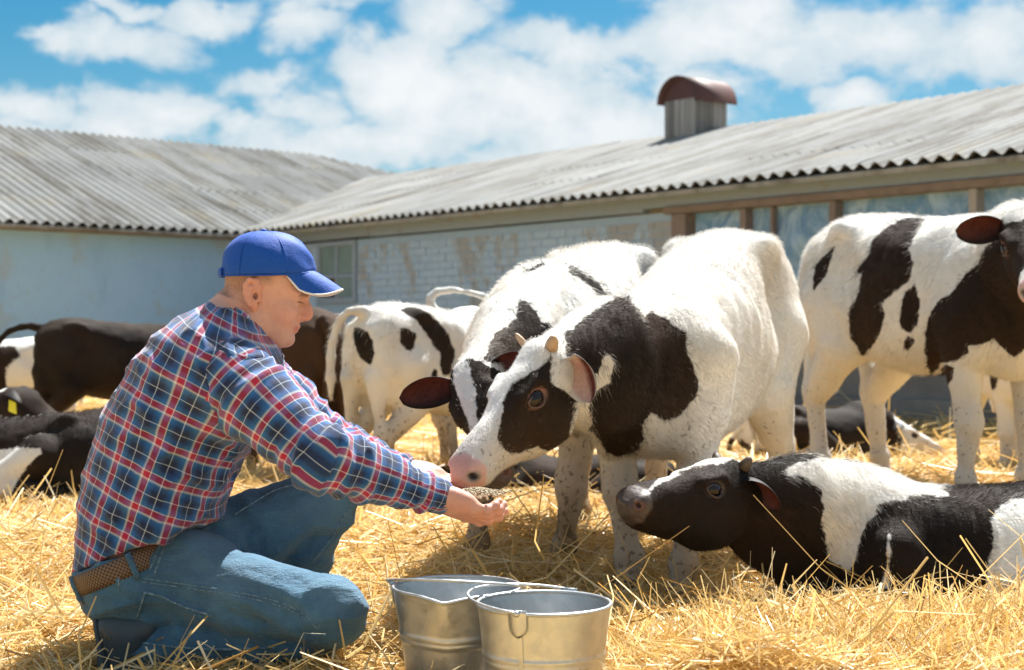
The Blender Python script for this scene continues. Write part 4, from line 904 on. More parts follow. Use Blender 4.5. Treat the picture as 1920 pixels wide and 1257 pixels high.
# 1 the calf being fed
l1 = (.55, 4.43, 0.0); y1 = math.atan2(-.915, -.40)
make_calf('white calf with black neck patch and pink nose eating from the man\'s hands', STAND, l1, y1, 1.07, .0068,
    horn_s=(1, .55), wid=.84, drop=.15,
    head=dict(p=local((.052, 3.467, .700), l1, y1), fwd=dirl((-.53, -.50, -.66), y1), left=dirl((.72, -.68, -.04), y1), hs=.885),
    patches=PAT['main'], pat_dir=PATDIR['main'], fur=FUR*110000, fur_len=.0125, dirt=.42, seed=3, legs=dict(fl=(.02, -.05), fr=(-.02, .04), hl=(.03, .0), hr=(.0, .0)),
    earparm={1: dict(two=1, half=1, abs=(dirl((.42, -.10, -.85), y1), dirl((.45, .88, .15), y1)), L=.125, W=.105, droop=0, cup=.45, base=dirl((.022, -.02, .025), y1)), -1: dict(patch=-1, abs=(dirl((.40, .85, -.30), y1), dirl((.3, .1, .9), y1)), L=.12)})
# 2 the one behind it
l2 = (.21, 4.78, 0.0); y2 = math.atan2(-.94, -.34)
make_calf('black-faced calf with a white blaze and dark red ears reaching in behind the fed calf', STAND, l2, y2, 1.05, .009,
    wid=.92, drop=.06,
    head=dict(p=local((-.119, 3.626, .649), l2, y2), fwd=dirl((.144, -.71, -.69), y2), left=dirl((.796, -.331, .507), y2), hs=.83),
    hpatches=[('s', [(-.2, .1), (.5, .1), (.5, -.3), (-.2, -.3)]), ('-t', [(-.03, -.028), (.05, -.03), (.15, -.02), (.26, -.018), (.26, .018), (.15, .022), (.05, .03), (-.03, .02)])], patches=PAT['second'], pat_dir=PATDIR['second'], skin='dark', horns=False, fur=FUR*40000, dirt=.65, seed=5, legs=dict(fl=(.0, -.05), fr=(.03, -.06)),
    earparm={-1: dict(abs=(dirl((-1, -.12, -.02), y2), dirl((.1, .85, .45), y2)), L=.165, W=.12, droop=.1), 1: dict(abs=(dirl((.9, 0, .30), y2), dirl((0, .8, .5), y2)), L=.15, W=.10)})
# 3 the calf lying in front on the right
l3 = (1.30, 4.02, -.02); y3 = rad(187)
make_calf('black calf with a white saddle lying behind the straw heap and looking up', LIE, l3, y3, .93, .0068, lying=True,
    ld=.575, slope=.07,
    head=dict(p=local((.541, 3.746, .404), l3, y3), fwd=dirl((-.777, -.628, -.046), y3), left=dirl((.629, -.777, -.027), y3), hs=1.0, arch=.02), neck=(.40, 0, .25),
    patches=PAT['lying'], pat_dir=PATDIR['lying'], skin='dark', fur=FUR*70000, fur_len=.0105, dirt=.1, seed=8,
    earparm={1: dict(abs=(dirl((.85, -.25, -.38), y3), dirl((.15, .75, .6), y3)), L=.115, W=.10, droop=.1)})
# 4 the big calf at the right edge
l4 = (1.66, 6.0, .07); y4 = math.atan2(-.92, .40)
make_calf('large black and white calf standing at the right edge, turning its head', STAND, l4, y4, 1.17, .0105,
    head=dict(p=local((1.727, 5.061, 1.149), l4, y4), fwd=dirl((-.176, -.813, -.556), y4), left=dirl((.917, -.341, .208), y4), hs=.93),
    hpatches=[('s', [(.0, .1), (.29, .1), (.30, -.3), (-.2, -.3)]), ('-t', [(-.06, -.06), (.03, -.055), (.075, -.02), (.075, .02), (.03, .055), (-.06, .06)])], patches=PAT['right'], pat_dir=PATDIR['right'], horns=False, fur=FUR*34000, dirt=.25, seed=11, earparm={-1: dict(abs=(dirl((-1, -.1, .05), y4), dirl((.1, .85, .4), y4)), L=.165, W=.115, droop=.05)})
# 5 the one showing its rump in the middle
l5 = (-.30, 6.62, 0.0); y5 = rad(40)
make_calf('white calf with black spots showing its rump beyond the man\'s arms', STAND, l5, y5, .87, .012, patches=PAT['rump'], pat_dir=PATDIR['rump'], fur=FUR*9000, dirt=.75, seed=14,
    tail=[(-.50, 0, .95), (-.56, .03, .955), (-.60, .08, .88), (-.62, .10, .73), (-.62, .10, .52)], head=dict(p=(.9, .1, .75)))
# 6..: the herd behind
def herd(*a, **k): return make_calf(*a, horns=False, **k)
herd('pale calf with its tail swung over its back, standing behind the spotted rump', STAND, ground_loc(.05, 7.75), rad(15), .88, .017, seed=16, dirt=.6, all_black=.22,
    tail=[(-.50, 0, .95), (-.56, 0, 1.03), (-.50, -.02, 1.09), (-.36, -.05, 1.09), (-.22, -.08, 1.05), (-.14, -.12, .98)])
herd('dark brown calf standing behind the man\'s face with a dirty hind leg', STAND, ground_loc(-1.08, 7.35), rad(118), .85, .015, seed=18, all_black=.93, tint=.55, dirt=.7)
herd('black calf with its tail curving out, standing by the blue barn wall', STAND, ground_loc(-2.26, 8.55), rad(10), .84, .015, seed=20, all_black=1.0, dirt=.5,
    tail=[(-.50, 0, .92), (-.60, .02, .94), (-.72, .04, .90), (-.80, .05, .80), (-.83, .05, .66), (-.84, .05, .5)])
herd('black calf with a white flank lying at the left edge of the straw', LIE, ground_loc(-2.02, 6.30, -.02), rad(170), .93, .010, lying=True, patches=PAT['leftlying'], pat_dir=PATDIR['leftlying'], seed=22, fur=FUR*9000, dirt=.15,
    head=dict(p=(.95, .1, .45), fwd=(.8, .1, -.5)), neck=(.4, 0, .3))
herd('lying calf with a yellow ear tag and a narrow white blaze', LIE, ground_loc(-2.05, 7.35, 0), rad(188), .88, .011, lying=True, seed=25, all_black=.72, tag_ear=1, skin='dark',
    head=dict(p=(.40, .12, .45), fwd=(.86, .25, -.38), left=(-.2, 1, 0), hs=.95), neck=(.36, 0, .30), hpatches=[('s', [(-.2, .1), (.5, .1), (.5, -.3), (-.2, -.3)]), ('-t', [(-.02, -.05), (.1, -.03), (.3, -.045), (.4, -.04), (.4, .04), (.3, .045), (.1, .03), (-.02, .05)])])
herd('small spotted calf standing far left beyond the black one', STAND, ground_loc(-3.22, 9.7), rad(200), .72, .017, seed=27)
herd('piebald calf lying far back beside the big calf\'s hind legs', LIE, ground_loc(1.72, 8.5), rad(15), .8, .017, lying=True, all_black=.55, seed=29, head=dict(p=(.45, -.15, .22), fwd=(.8, -.35, -.4)), neck=(.36, 0, .24))
herd('calf with one black leg standing half hidden behind the big calf', STAND, ground_loc(2.55, 7.6), rad(-95), .86, .017, seed=34)
herd('black calf lying far back between the legs of the feeding calves', LIE, ground_loc(.30, 6.45, -.10), rad(170), .75, .017, lying=True, seed=31, all_black=.9, head=dict(p=(.62, .0, .22), fwd=(.8, .2, -.5)), neck=(.36, 0, .24))
# ------------------------------------------------------------------ the man
def build_man():
    root = empty('person', (-.70, 3.20, 0)); O = np.array((-.70, 3.20, 0.0))
    tag(root, 'man in a blue cap, plaid shirt and jeans crouching with both hands held out', 'person')
    A = lambda x, y, Y: at(x, y, Y)-O
    # ---- joints
    shR, elR, wrR = A(452, 728, 3.045), A(605, 858, 2.97), A(822, 932, 3.09)
    shL, elL, wrL = A(474, 722, 3.39), A(640, 852, 3.41), A(766, 886, 3.36)
    hipR, knR, anR = A(312, 1100, 3.145), A(612, 1146, 3.03), A(300, 1212, 3.105)
    hipL, knL, anL = A(320, 1060, 3.31), A(602, 945, 3.38), A(520, 1225, 3.42)
    # ---- torso axes: x up the trunk, y to his left (away from the camera), z to his front
    t0 = A(262, 1050, 3.21); up = unit(np.array((.35, 0, .9375))); TM = np.stack((up, np.array((0, 1.0, 0)), unit(np.cross(up, (0, 1, 0)))), 1)
    if TM[0, 2] < 0: TM[:, 2] *= -1; 
    TT = [(-.09, .060, -.085, .10), (-.07, .095, -.115, .145), (0, .104, -.132, .163), (.06, .108, -.153, .172), (.14, .112, -.170, .176), (.24, .120, -.178, .182), (.33, .130, -.172, .192), (.41, .140, -.155, .202), (.47, .134, -.130, .200), (.52, .115, -.100, .165), (.56, .085, -.070, .115), (.59, .06, -.05, .07)]
    pc = A(238, 1040, 3.21); PM = np.stack((np.array((-.39, 0, .92)), np.array((0, 1.0, 0)), np.array((.92, 0, .39))), 1)      # pelvis: x up, z forward
    # ---- head axes: x forward, y to his left, z up
    pit = rad(11); hx = np.array((math.cos(pit), 0, -math.sin(pit))); hz = np.array((math.sin(pit), 0, math.cos(pit))); yw = Matrix.Rotation(rad(3), 3, 'Z')
    HM = np.array(yw)@np.stack((hx, np.array((0, 1.0, 0)), hz), 1); hp = A(487, 556, 3.21); H = lambda x, y, z: hp+HM@np.array((x, y, z))
    b = Body()
    b.loft(t0, TM, [(x, zt-(.014 if x > .15 else .04), zb+(.014 if x > .15 else .04), w-(.014 if x > .15 else .035)) for x, zt, zb, w in TT], 2.3, .02, reg=0)
    b.cone(t0+TM@np.array((.49, 0, .0)), H(-.026, 0, -.03), .064, .060, .03, reg=1, flat=((0, 1, 0), .92))
    # skull and face
    b.ell(H(.003, 0, .050), (.087, .074, .078), HM, .02, reg=1)
    VM = np.stack((HM[:, 2], HM[:, 1], HM[:, 0]), 1)     # loft up the face: x up, y side, z forward
    FT = [(-.102, .060, .03, .018), (-.098, .073, .025, .027), (-.091, .082, .02, .036), (-.083, .0865, .012, .043), (-.075, .088, .005, .048), (-.066, .0865, .0, .052), (-.056, .0885, -.005, .055), (-.046, .0920, -.012, .058),
          (-.034, .0930, -.02, .061), (-.020, .0915, -.03, .064), (.0, .0905, -.04, .0655), (.011, .093, -.05, .066), (.020, .0985, -.06, .067), (.030, .0995, -.06, .068), (.045, .096, -.06, .067), (.07, .083, -.05, .06)]
    b.loft(hp, VM, FT, 2.2, .015, reg=1, sm=4)
    b.chain([H(.0965, 0, .014), H(.1015, 0, -.002), H(.1075, 0, -.016), H(.1090, 0, -.0225)], [.0068, .0072, .0078, .0080], .012, 1)
    b.ell(H(.094, 0, -.015), (.021, .0115, .021), HM, .012, reg=1)
    for sg in (1, -1):
        b.ell(H(.1000, .0105*sg, -.0265), (.0115, .0066, .0076), HM, .006, reg=1); b.ell(H(.1045, .0060*sg, -.0335), (.006, .003, .003), HM, .003, -1)
        b.cone(H(.0965, .014*sg, .0225), H(.081, .048*sg, .0195), .0075, .006, .012, reg=1)           # brow
        b.ell(H(.0985, .031*sg, .007), (.0125, .0165, .0095), HM, .014, -1)                           # socket
        b.ell(H(.0765, .0315*sg, .0070), (.0142, .0145, .0132), HM, .004, reg=1)                      # lids over the eyeball
        b.ell(H(.0915, .032*sg, .0035), (.008, .0115, .0019), HM, .002, -1)                           # slit between them
        b.ell(H(.066, .043*sg, -.022), (.022, .014, .018), HM, .02, reg=1)                             # cheekbone
        b.cone(H(.010, .054*sg, -.062), H(.062, .026*sg, -.086), .013, .013, .02, reg=1)              # jaw
        b.ell(H(.005, .052*sg, -.050), (.022, .015, .026), HM, .02, reg=1)
        b.cone(H(.0970, .002*sg, -.0535), H(.0850, .0225*sg, -.0550), .0019, .0014, .003, -1)
    b.cone(H(.0910, -.014, -.0495), H(.0910, .014, -.0495), .0048, .0048, .006, reg=1); b.ell(H(.0925, 0, -.0475), (.0055, .011, .0046), HM, .004, reg=1)
    b.ell(H(.0890, 0, -.0590), (.0060, .016, .0055), HM, .005, reg=1); b.ell(H(.0785, 0, -.080), (.0115, .018, .012), HM, .014, reg=1)
    b.ell(H(.0985, 0, -.0672), (.007, .018, .0042), HM, .008, -1)
    # ears: rim, bowl, lobe
    for sg in (1, -1):
        ey = .070*sg; tilt = lambda x, z: H(-.004+x-.12*z, ey+.012*sg*(1 if x < 0 else .3), .000+z)
        rim = [tilt(.010, .006), tilt(.012, .020), tilt(.003, .031), tilt(-.010, .030), tilt(-.0185, .018), tilt(-.018, .002), tilt(-.013, -.012), tilt(-.006, -.022)]
        b.chain(rim, [.0038, .0042, .0045, .0048, .0048, .0046, .0044, .005], .004, 2)
        b.ell(tilt(.001, -.024)-HM@np.array((0, .003*sg, 0)), (.0085, .005, .0095), HM, .006, reg=2)
        b.ell(tilt(-.004, .004)-HM@np.array((0, .008*sg, 0)), (.017, .0045, .030), HM, .006, reg=2)
        anti = [tilt(.003, .020), tilt(-.007, .014), tilt(-.009, .0), tilt(-.004, -.013)]; b.chain(anti, [.003, .0035, .0035, .003], .005, 2)
        b.ell(tilt(.004, -.002)+HM@np.array((0, .001*sg, 0)), (.0050, .0050, .0072), HM, .004, -1)
        b.cone(tilt(.012, .0)-HM@np.array((0, .003*sg, 0)), tilt(.012, -.009)-HM@np.array((0, .004*sg, 0)), .0042, .004, .004, reg=2)
    # arms under the sleeves
    b.chain([shR, elR, wrR], [.060, .044, .0285], .03, 3); b.chain([shL, elL, wrL], [.060, .044, .0285], .03, 3)
    # ---- hands: palm up, cupped under the muzzle
    def hand(wr, fwd, palm, thumb_side, curl, spread, k):
        f = unit(fwd); pn = unit(np.asarray(palm, float)-f*np.dot(palm, f)); th = np.cross(f, pn)*thumb_side
        M = np.stack((f, th, pn), 1); G = lambda a, t, n: wr+M@np.array((a, t, n))
        b.cone(wr-f*.02, G(.03, 0, 0), .029, .030, .015, 1, 5, (pn, .78))
        b.ell(G(.052, .002, -.002), (.050, .042, .017), M, .02, reg=5)
        b.ell(G(.035, .026, .008), (.036, .018, .018), M, .018, reg=5); b.ell(G(.040, -.026, .006), (.038, .017, .016), M, .018, reg=5)
        ends = []
        for i, (t, L, r) in enumerate(((.031, .074, .0096), (.010, .082, .0099), (-.011, .076, .0094), (-.030, .060, .0084))):
            p = G(.086-.006*abs(i-1), t, -.002); seg = (L*.46, L*.31, L*.25); a = spread[i]; ang = 0.0; P = [G(.062, t*.85, -.003), p]
            for q, c in zip(seg, curl[i]):
                ang += c; d = M@np.array((math.cos(ang)*math.cos(a), math.cos(ang)*math.sin(a), math.sin(ang))); P.append(P[-1]+d*q)
            b.chain(P, [r*1.05, r*1.12, r*1.0, r*.92, r*.80], .007, 5)
            for j in (1, 2, 3): b.ell(P[j], (r*1.13,)*3, None, .006, reg=5)
            ends.append((P[-1], P[-1]-P[-2], r, pn))
        T = [G(.018, .030, .004), G(.048, .046, .013), G(.078, .048, .024), G(.104, .040, .030)] if k == 0 else [G(.018, .030, .004), G(.046, .052, .010), G(.074, .062, .016), G(.098, .062, .020)]
        b.chain(T, [.016, .0135, .0112, .009], .012, 5); b.ell(T[2], (.0125,)*3, None, .006, reg=5); ends.append((T[-1], T[-1]-T[-2], .010, pn))
        return M, ends
    MR, eR = hand(wrR, A(902, 968, 3.12)-wrR, (.10, .42, .90), -1, [(.12, .38, .35), (.18, .45, .4), (.25, .5, .4), (.3, .5, .4)], (.03, .0, -.03, -.06), 0)
    ML, eL = hand(wrL, A(862, 916, 3.35)-wrL, (.15, -.35, .92), 1, [(.05, .3, .3), (.1, .35, .3), (.15, .35, .3), (.2, .35, .3)], (.06, .0, -.05, -.1), 1)
    b.fold = lambda P: .0008*vnoise(P, 60, 3)
    V, Q = b.mesh(.0041); _, reg = b.eval(V, True)
    me = mesh_data('body', V, Q); body = link('body', me, MATS['skin'], root)
    q = (V-hp)@HM; head = np.isin(reg, (1, 2))
    hl = np.clip((q[:, 2]-(-.012+.0*q[:, 0]))/.02, 0, 1)*np.clip((.012-q[:, 0])/.03, 0, 1)*np.clip((q[:, 2]+.045)/.03, 0, 1); hl = np.maximum(hl, np.clip((q[:, 2]-.022)/.016, 0, 1)*np.clip((.034-q[:, 0])/.014, 0, 1)); nape = np.clip((-.045-q[:, 0])/.02, 0, 1)*np.clip((q[:, 2]+.07)/.05, 0, 1)
    fattr(me, 'hair', np.where(head & (reg != 2), np.maximum(hl, nape)*.8, 0))
    beard = np.clip((-.04-q[:, 2])/.03, 0, 1)*np.clip((q[:, 0]-.0)/.03, 0, 1)
    me.attributes['hair'].data.foreach_set('value', np.where(head & (reg != 2), np.clip(np.maximum(np.maximum(hl, nape)*1.0, beard*.24), 0, 1), 0).astype(np.float32))
    ck = .35*np.exp(-((q[:, 0]-.062)/.03)**2-((q[:, 2]+.03)/.025)**2)*head + np.exp(-((q[:, 0]-.112)/.015)**2-((q[:, 2]+.022)/.016)**2)*head*.9 + (reg == 2)*.55
    hr = np.isin(reg, (5,)); fattr(me, 'red', np.clip(ck + hr*(.35+.3*vnoise(V, 40)), 0, 1))
    fattr(me, 'lip', np.where(head, np.exp(-((q[:, 2]+.0540)/.0085)**4)*np.clip((q[:, 0]-.083)/.006, 0, 1)*np.clip((.024-np.abs(q[:, 1]))/.006, 0, 1), 0))
    fattr(me, 'brow', np.where(head, np.exp(-((q[:, 2]-.0215+.12*np.maximum(0, np.abs(q[:, 1])-.03))/.0045)**2)*np.clip((np.abs(q[:, 1])-.012)/.006, 0, 1)*np.clip((.052-np.abs(q[:, 1]))/.008, 0, 1)*(q[:, 0] > .06), 0))
    for sg in (1, -1):
        c = H(.0765, .0315*sg, .0065); ev = []; iris = []
        for i in range(13):
            for j in range(20):
                a = math.pi*i/12; w = 2*math.pi*j/20; n = np.array((math.cos(a), math.sin(a)*math.cos(w), math.sin(a)*math.sin(w))); ev.append(c+HM@(n*.0131)); g = unit(np.array((.92, 0, -.38))); iris.append(1 if n@g > math.cos(.42) else 0)
        o = mk('eye', ev, [(i*20+j, i*20+(j+1) % 20, (i+1)*20+(j+1) % 20, (i+1)*20+j) for i in range(12) for j in range(20)], MATS['eyeball'], root); fattr(o.data, 'iris', iris)
        la = []
        for i in range(11):
            y = (.021+.0022*i)*sg; x = math.sqrt(max(.0150**2-(y-.0315*sg)**2-.000008, 1e-8))+.0765
            p0 = H(x, y, .0048); la.append(tube_vf([p0, p0+HM@np.array((.005, (y-.0315*sg)*.25, -.0015)), p0+HM@np.array((.0085, (y-.0315*sg)*.4, -.0012))], [.0005, .0004, .0002], 4))
        v, f = join_vf(la); mk('eyelashes', v, f, MATS['lash'], o)
    for e in eR+eL:
        p, d, r, pn = e; d = unit(d); s_ = unit(np.cross(d, pn)); n = np.cross(s_, d); n = -n if np.dot(n, pn) > 0 else n
        vv = []; nn = 6
        for i in range(nn+1):
            for j in range(nn+1):
                u = i/nn; v = 2*j/nn-1; w = .62*r*(1 if u < .75 else math.sqrt(max(0, 1-((u-.75)/.25)**2*.7)))
                vv.append(p + d*(-.2+u*1.0)*r*.95 + s_*v*w + n*(r*.86*math.sqrt(max(0, 1-.45*v*v))+.0006-.25*r*max(0, u-.5)))
        mk('fingernail', vv, [(i*(nn+1)+j, i*(nn+1)+j+1, (i+1)*(nn+1)+j+1, (i+1)*(nn+1)+j) for i in range(nn) for j in range(nn)], MATS['nail'], body)
    # ---- shirt
    def put_fab(me, uv): fattr(me, 'fab', np.concatenate((uv, np.zeros((len(uv), 1))), 1))
    sh = Body(); TS = TT[:-2] + [(.555, .088, -.072, .118), (.574, .062, -.052, .085)]
    sh.loft(t0, TM, [(x, zt+.004, zb-.004, w+.004) for x, zt, zb, w in TS], 2.2, .02, sm=3)
    sh.cone(shR+np.array((-.03, .10, .0)), shR+np.array((.0, .012, .0)), .095, .082, .05); sh.cone(shL+np.array((-.03, -.10, -.015)), shL+np.array((.012, -.012, -.01)), .098, .088, .05)
    sh.ell(t0+TM@np.array((.10, -.02, .03)), (.10, .16, .105), TM, .04)
    def fold_t(P):
        q = (P-t0)@TM; d = np.stack((q[:, 0]*5+q[:, 2]*3.2, q[:, 1]*3, q[:, 2]*5-q[:, 0]*4), 1)
        r1 = 1-np.abs(vnoise(d, 2.4, 4)); r2 = 1-np.abs(vnoise(d, 4.6, 9)); fr = .45+.55*np.clip((q[:, 2]+.10)/.12, 0, 1)
        rr = np.exp(-(q[:, 0]+.045)**2/.0008)*.004*np.sin(26*np.arctan2(q[:, 1], q[:, 2]))
        return -(.0150*r1**3+.0085*r2**3)*fr + .0085 + rr*.4
    sh.fold = fold_t; hem0 = pc+PM[:, 0]*.003
    sh.prims.append((lambda P: ((P-hem0)@PM[:, 0] + .006*np.sin(P[:, 1]*38+P[:, 0]*20)).astype(np.float32), np.full(3, -9., np.float32), np.full(3, 9., np.float32), .003, -1, 0))
    V, Q = sh.mesh(.006); me = mesh_data('shirt', V, Q); shirt = link('shirt', me, MATS['plaid_cotton'], root)
    qv = (V-t0)@TM; ang = np.arctan2(qv[:, 2]+.02, -qv[:, 1]); ang = np.where(ang > math.pi*.62, ang-2*math.pi, ang); put_fab(me, np.stack((qv[:, 0]+.01*np.sin(ang*2), ang*.165), 1))
    def sleeve(sh_, el, wr, rs, tw, k):
        s = Body(); d1, d2 = unit(el-sh_), unit(wr-el); L1, L2 = np.linalg.norm(el-sh_), np.linalg.norm(wr-el); cu = wr-d2*.012
        s.cone(sh_-d1*.025, sh_+d1*.07, rs[0], rs[0]*.95, .03); s.cone(sh_+d1*.05, el, rs[0]*.95, rs[1], .02); s.cone(el, el+d2*L2*.45, rs[1], rs[2]*1.08, .03); s.cone(el+d2*L2*.4, cu-d2*.035, rs[2]*1.08, rs[3]*1.12, .02)
        s.cone(cu-d2*.040, cu, rs[3], rs[3]*1.02, .006); s.cone(cu-d2*.008, cu+d2*.04, rs[3]*.80, rs[3]*.80, .004, -1)
        ax = lambda P: ((P-sh_)@d1, (P-el)@d2)
        def fold(P):
            a, c = ax(P); s1 = np.where(c > 0, L1+c, np.minimum(a, L1)); n = vnoise(P, 9, k)
            g = np.exp(-((s1-L1)/.075)**2); g2 = np.exp(-((s1-L1-L2*.75)/.07)**2); g3 = np.exp(-((s1-.03)/.05)**2)
            w1 = np.sin(s1*150+n*3.2+(P[:, 2])*40); w2 = np.sin(s1*190+n*4)
            rd = 1-np.abs(vnoise(np.stack((s1*3.2, P[:, 1]*1.3, P[:, 2]*1.5), 1), 7, k+3))
            return -.0085*g*np.maximum(w1, -.3) - .0032*g2*np.maximum(w2, -.3) - .003*g3*w2 - .012*rd**3*(1-.5*g) + .0055
        s.fold = fold
        V, Q = s.mesh(.0055); a, c = ax(V); s1 = np.where(c > 0, L1+c, np.minimum(a, L1)); cen = np.where((c > 0)[:, None], el+np.outer(np.clip(c, 0, L2), d2), sh_+np.outer(np.clip(a, -.05, L1), d1))
        r = V-cen; nrm = np.array((0, -1.0, 0)); sd1 = unit(np.cross(nrm, d1)); sd2 = unit(np.cross(nrm, d2)); vv = np.where((c > 0)[:, None], sd2, sd1); an = np.arctan2((r*vv).sum(1), r@nrm)
        me = mesh_data('sleeve', V, Q); put_fab(me, np.stack((s1+.02, an*.062+.045+tw), 1)); return link('sleeve', me, MATS['plaid_cotton'], shirt)
    sR = sleeve(shR, elR, wrR, (.084, .067, .053, .037), 0.0, 2); sL = sleeve(shL, elL, wrL, (.088, .063, .048, .036), .02, 6)
    bt = sphere_vf(wrR-unit(wrR-elR)*.028+np.array((.002, -.0385, -.014)), .0055); mk('button', bt[0], bt[1], MATS['button'], sR)
    # yoke seam and collar
    nb = A(456, 612, 3.21); nd = unit(np.array((.42, 0, .9))); n1 = unit(np.cross((0, 1, 0), nd)); n1 = n1 if n1[0] > 0 else -n1
    V = []; uv = []; nseg, rows = 44, 7
    for lay in (0, 1):
        for i in range(nseg+1):
            th = rad(22) + rad(316)*i/nseg      # from front round by the near side to front again
            cf, sf = math.cos(th), math.sin(th); opn = max(0, cf)
            for j in range(rows+1):
                v = j/rows; up_ = .044*math.sin(math.pi*min(v, .55)/1.1) if v <= .55 else .044-.056*((v-.55)/.45)*(1+.45*opn)
                rr = .066 + (.014*v if v < .5 else .007+.026*((v-.5)/.5)) + .012*opn
                rr -= .0016*lay
                p = nb + nd*(up_ - .062*opn - .006) + n1*(cf*rr*1.10+.008) + np.array((0, -sf*rr*.96, 0)); V.append(p); uv.append((v*.09+.03, th*.09))
    k = rows+1; N = (nseg+1)*k; Fc = []
    for i in range(nseg):
        for j in range(rows): a = i*k+j; Fc += [(a, a+k, a+k+1, a+1), (a+N, a+1+N, a+k+1+N, a+k+N)]
    for i in range(nseg): a = i*k+rows; Fc.append((a, a+k, a+k+N, a+N))
    for i in (0, nseg):
        for j in range(rows): a = i*k+j; Fc.append((a, a+1, a+1+N, a+N))
    co = mk('collar', V, Fc, MATS['plaid_cotton'], shirt); put_fab(co.data, np.array(uv))
    # ---- jeans
    j = Body()
    PT = [(-.165, .05, -.06, .09), (-.15, .09, -.085, .13), (-.09, .118, -.108, .165), (-.04, .125, -.112, .168), (-.005, .122, -.106, .163), (.012, .120, -.103, .160)]
    j.loft(pc, PM, PT, 2.3, .03, sm=3)
    j.ell(A(272, 1104, 3.15), (.085, .075, .070), None, .04); j.ell(A(275, 1095, 3.30), (.088, .082, .075), None, .05); j.ell(A(372, 1052, 3.15), (.10, .085, .062), np.array(Matrix.Rotation(rad(15), 3, 'Y')), .04); j.ell(A(380, 1020, 3.28), (.10, .085, .07), None, .04)
    def leg(hip, kn, an, r, k0, ks=None):
        kq = kn if ks is None else ks; d1, d2 = unit(kn-hip), unit(an-kq); m1 = hip+(kn-hip)*.5; m2 = kq+(an-kq)*.35
        j.cone(hip, m1, r[0], r[1], .05, reg=k0); j.cone(m1, kn, r[1], r[2], .02, reg=k0); j.ell(kn+d1*.012, (r[2]*1.02,)*3, None, .02, reg=k0)
        j.cone(kq, m2, r[2]*(.92 if ks is None else .80), r[3], .006 if ks is not None else .012, reg=k0+1); j.cone(m2, an, r[3], r[4], .008, reg=k0+1); e = an+d2*.045; j.cone(an, e, r[4], r[4]*1.12, .015, reg=k0+1); j.cone(e-d2*.012, e+d2*.06, r[4]*.9, r[4]*.9, .004, -1)
    leg(hipR, knR, anR, (.088, .086, .068, .055, .050), 1, A(596, 1186, 3.065)); leg(hipL, knL, anL, (.105, .088, .070, .060, .052), 3)
    def fold_j(P):
        a = np.stack((P[:, 0]*1.2+P[:, 2]*2.2, P[:, 1]*2, P[:, 2]*4.2-P[:, 0]*.8), 1); r1 = 1-np.abs(vnoise(a, 3.4, 2)); r2 = 1-np.abs(vnoise(a, 8, 8))
        def cr(c, s, d, f): w = np.exp(-((P-c)**2).sum(1)/s**2); return w*np.maximum(np.sin((P-c)@np.asarray(d)*f+vnoise(P, 8, 1)*2.2), -.3)
        kneeb = cr(knR-np.array((.12, 0, .02)), .10, unit((.55, .2, 1)), 130) + cr(anR+np.array((.05, 0, .0)), .11, unit((1, 0, .35)), 120) + cr(hipR+np.array((.08, -.05, -.05)), .10, unit((.4, 0, 1)), 110) + cr(A(410, 960, 3.3), .10, unit((1, 0, .6)), 110) + cr(knL-np.array((.05, 0, .06)), .09, unit((.7, 0, -1)), 120)
        hw = np.clip((np.sqrt(((P-anR)**2).sum(1))-.03)/.06, .12, 1); return (-.0085*r1**3 - .003*r2**3 + .003 - .0070*kneeb)*hw
    j.cone(A(270, 1158, 3.01), A(420, 1164, 2.99), .010, .014, .012, -1); j.cone(A(420, 1164, 2.99), A(495, 1166, 2.995), .014, .006, .012, -1)
    jt = pc+PM[:, 0]*.006; j.prims.append((lambda P: (jt-P)@PM[:, 0].astype(np.float32) + np.where(P[:, 0] > jt[0]+.13, 9, 0).astype(np.float32), np.full(3, -9., np.float32), np.full(3, 9., np.float32), .004, -1, 0))
    j.fold = fold_j
    V, Q = j.mesh(.006); _, jr = j.eval(V, True); me = mesh_data('jeans', V, Q); jeans = link('jeans', me, MATS['denim'], root)
    fd = np.zeros(len(V))
    for c, s in ((A(470, 1030, 3.02), .13), (A(395, 1000, 3.05), .09), (knR+np.array((.04, -.04, .05)), .07), (knL, .08)): fd = np.maximum(fd, np.exp(-((V-c)**2).sum(1)/s**2))
    fattr(me, 'fade', np.clip(fd*.55*(.6+.6*fbm(V, 14, 3)), 0, 1))
    from mathutils.bvhtree import BVHTree
    bv = BVHTree.FromPolygons([tuple(v) for v in V], [tuple(map(int, f)) for f in Q])
    def on_surface(pts, n, lift):
        out = []
        for p in spline(pts, n):
            e_ = Vector(-O+np.array((0, 0, CAM_H))); loc, nr, _, _ = bv.ray_cast(e_, (Vector(p)-e_).normalized())
            if loc is None: loc, nr, _, _ = bv.find_nearest(Vector(p))
            out.append(np.array(loc+nr*lift))
        for _ in range(4): out = [out[0]]+[(out[i-1]+2*out[i]+out[i+1])/4 for i in range(1, len(out)-1)]+[out[-1]]
        return out
    F = 2.93
    def seam(pts, r=.0014, n=40):
        v, f = tube_vf(on_surface(pts, n, .0004), r, 6); mk('seam', v, f, MATS['denim_seam'], jeans)
    for off in (0, .0075): seam([A(268, 1085+off*875, F), A(340, 1095+off*875, F), A(450, 1112+off*875, F), A(540, 1135+off*875, F), A(600, 1175+off*875, F)])
    seam([A(520, 1214, F), A(470, 1216, F), A(420, 1218, F), A(330, 1214, F), A(262, 1205, F)], .0025)
    seam([A(238, 1040, F), A(222, 1070, F), A(224, 1110, F)], .0018); seam([A(322, 985, F), A(306, 1030, F), A(290, 1075, F)], .002); seam([A(312, 990, F), A(296, 1032, F), A(280, 1072, F)], .0014)
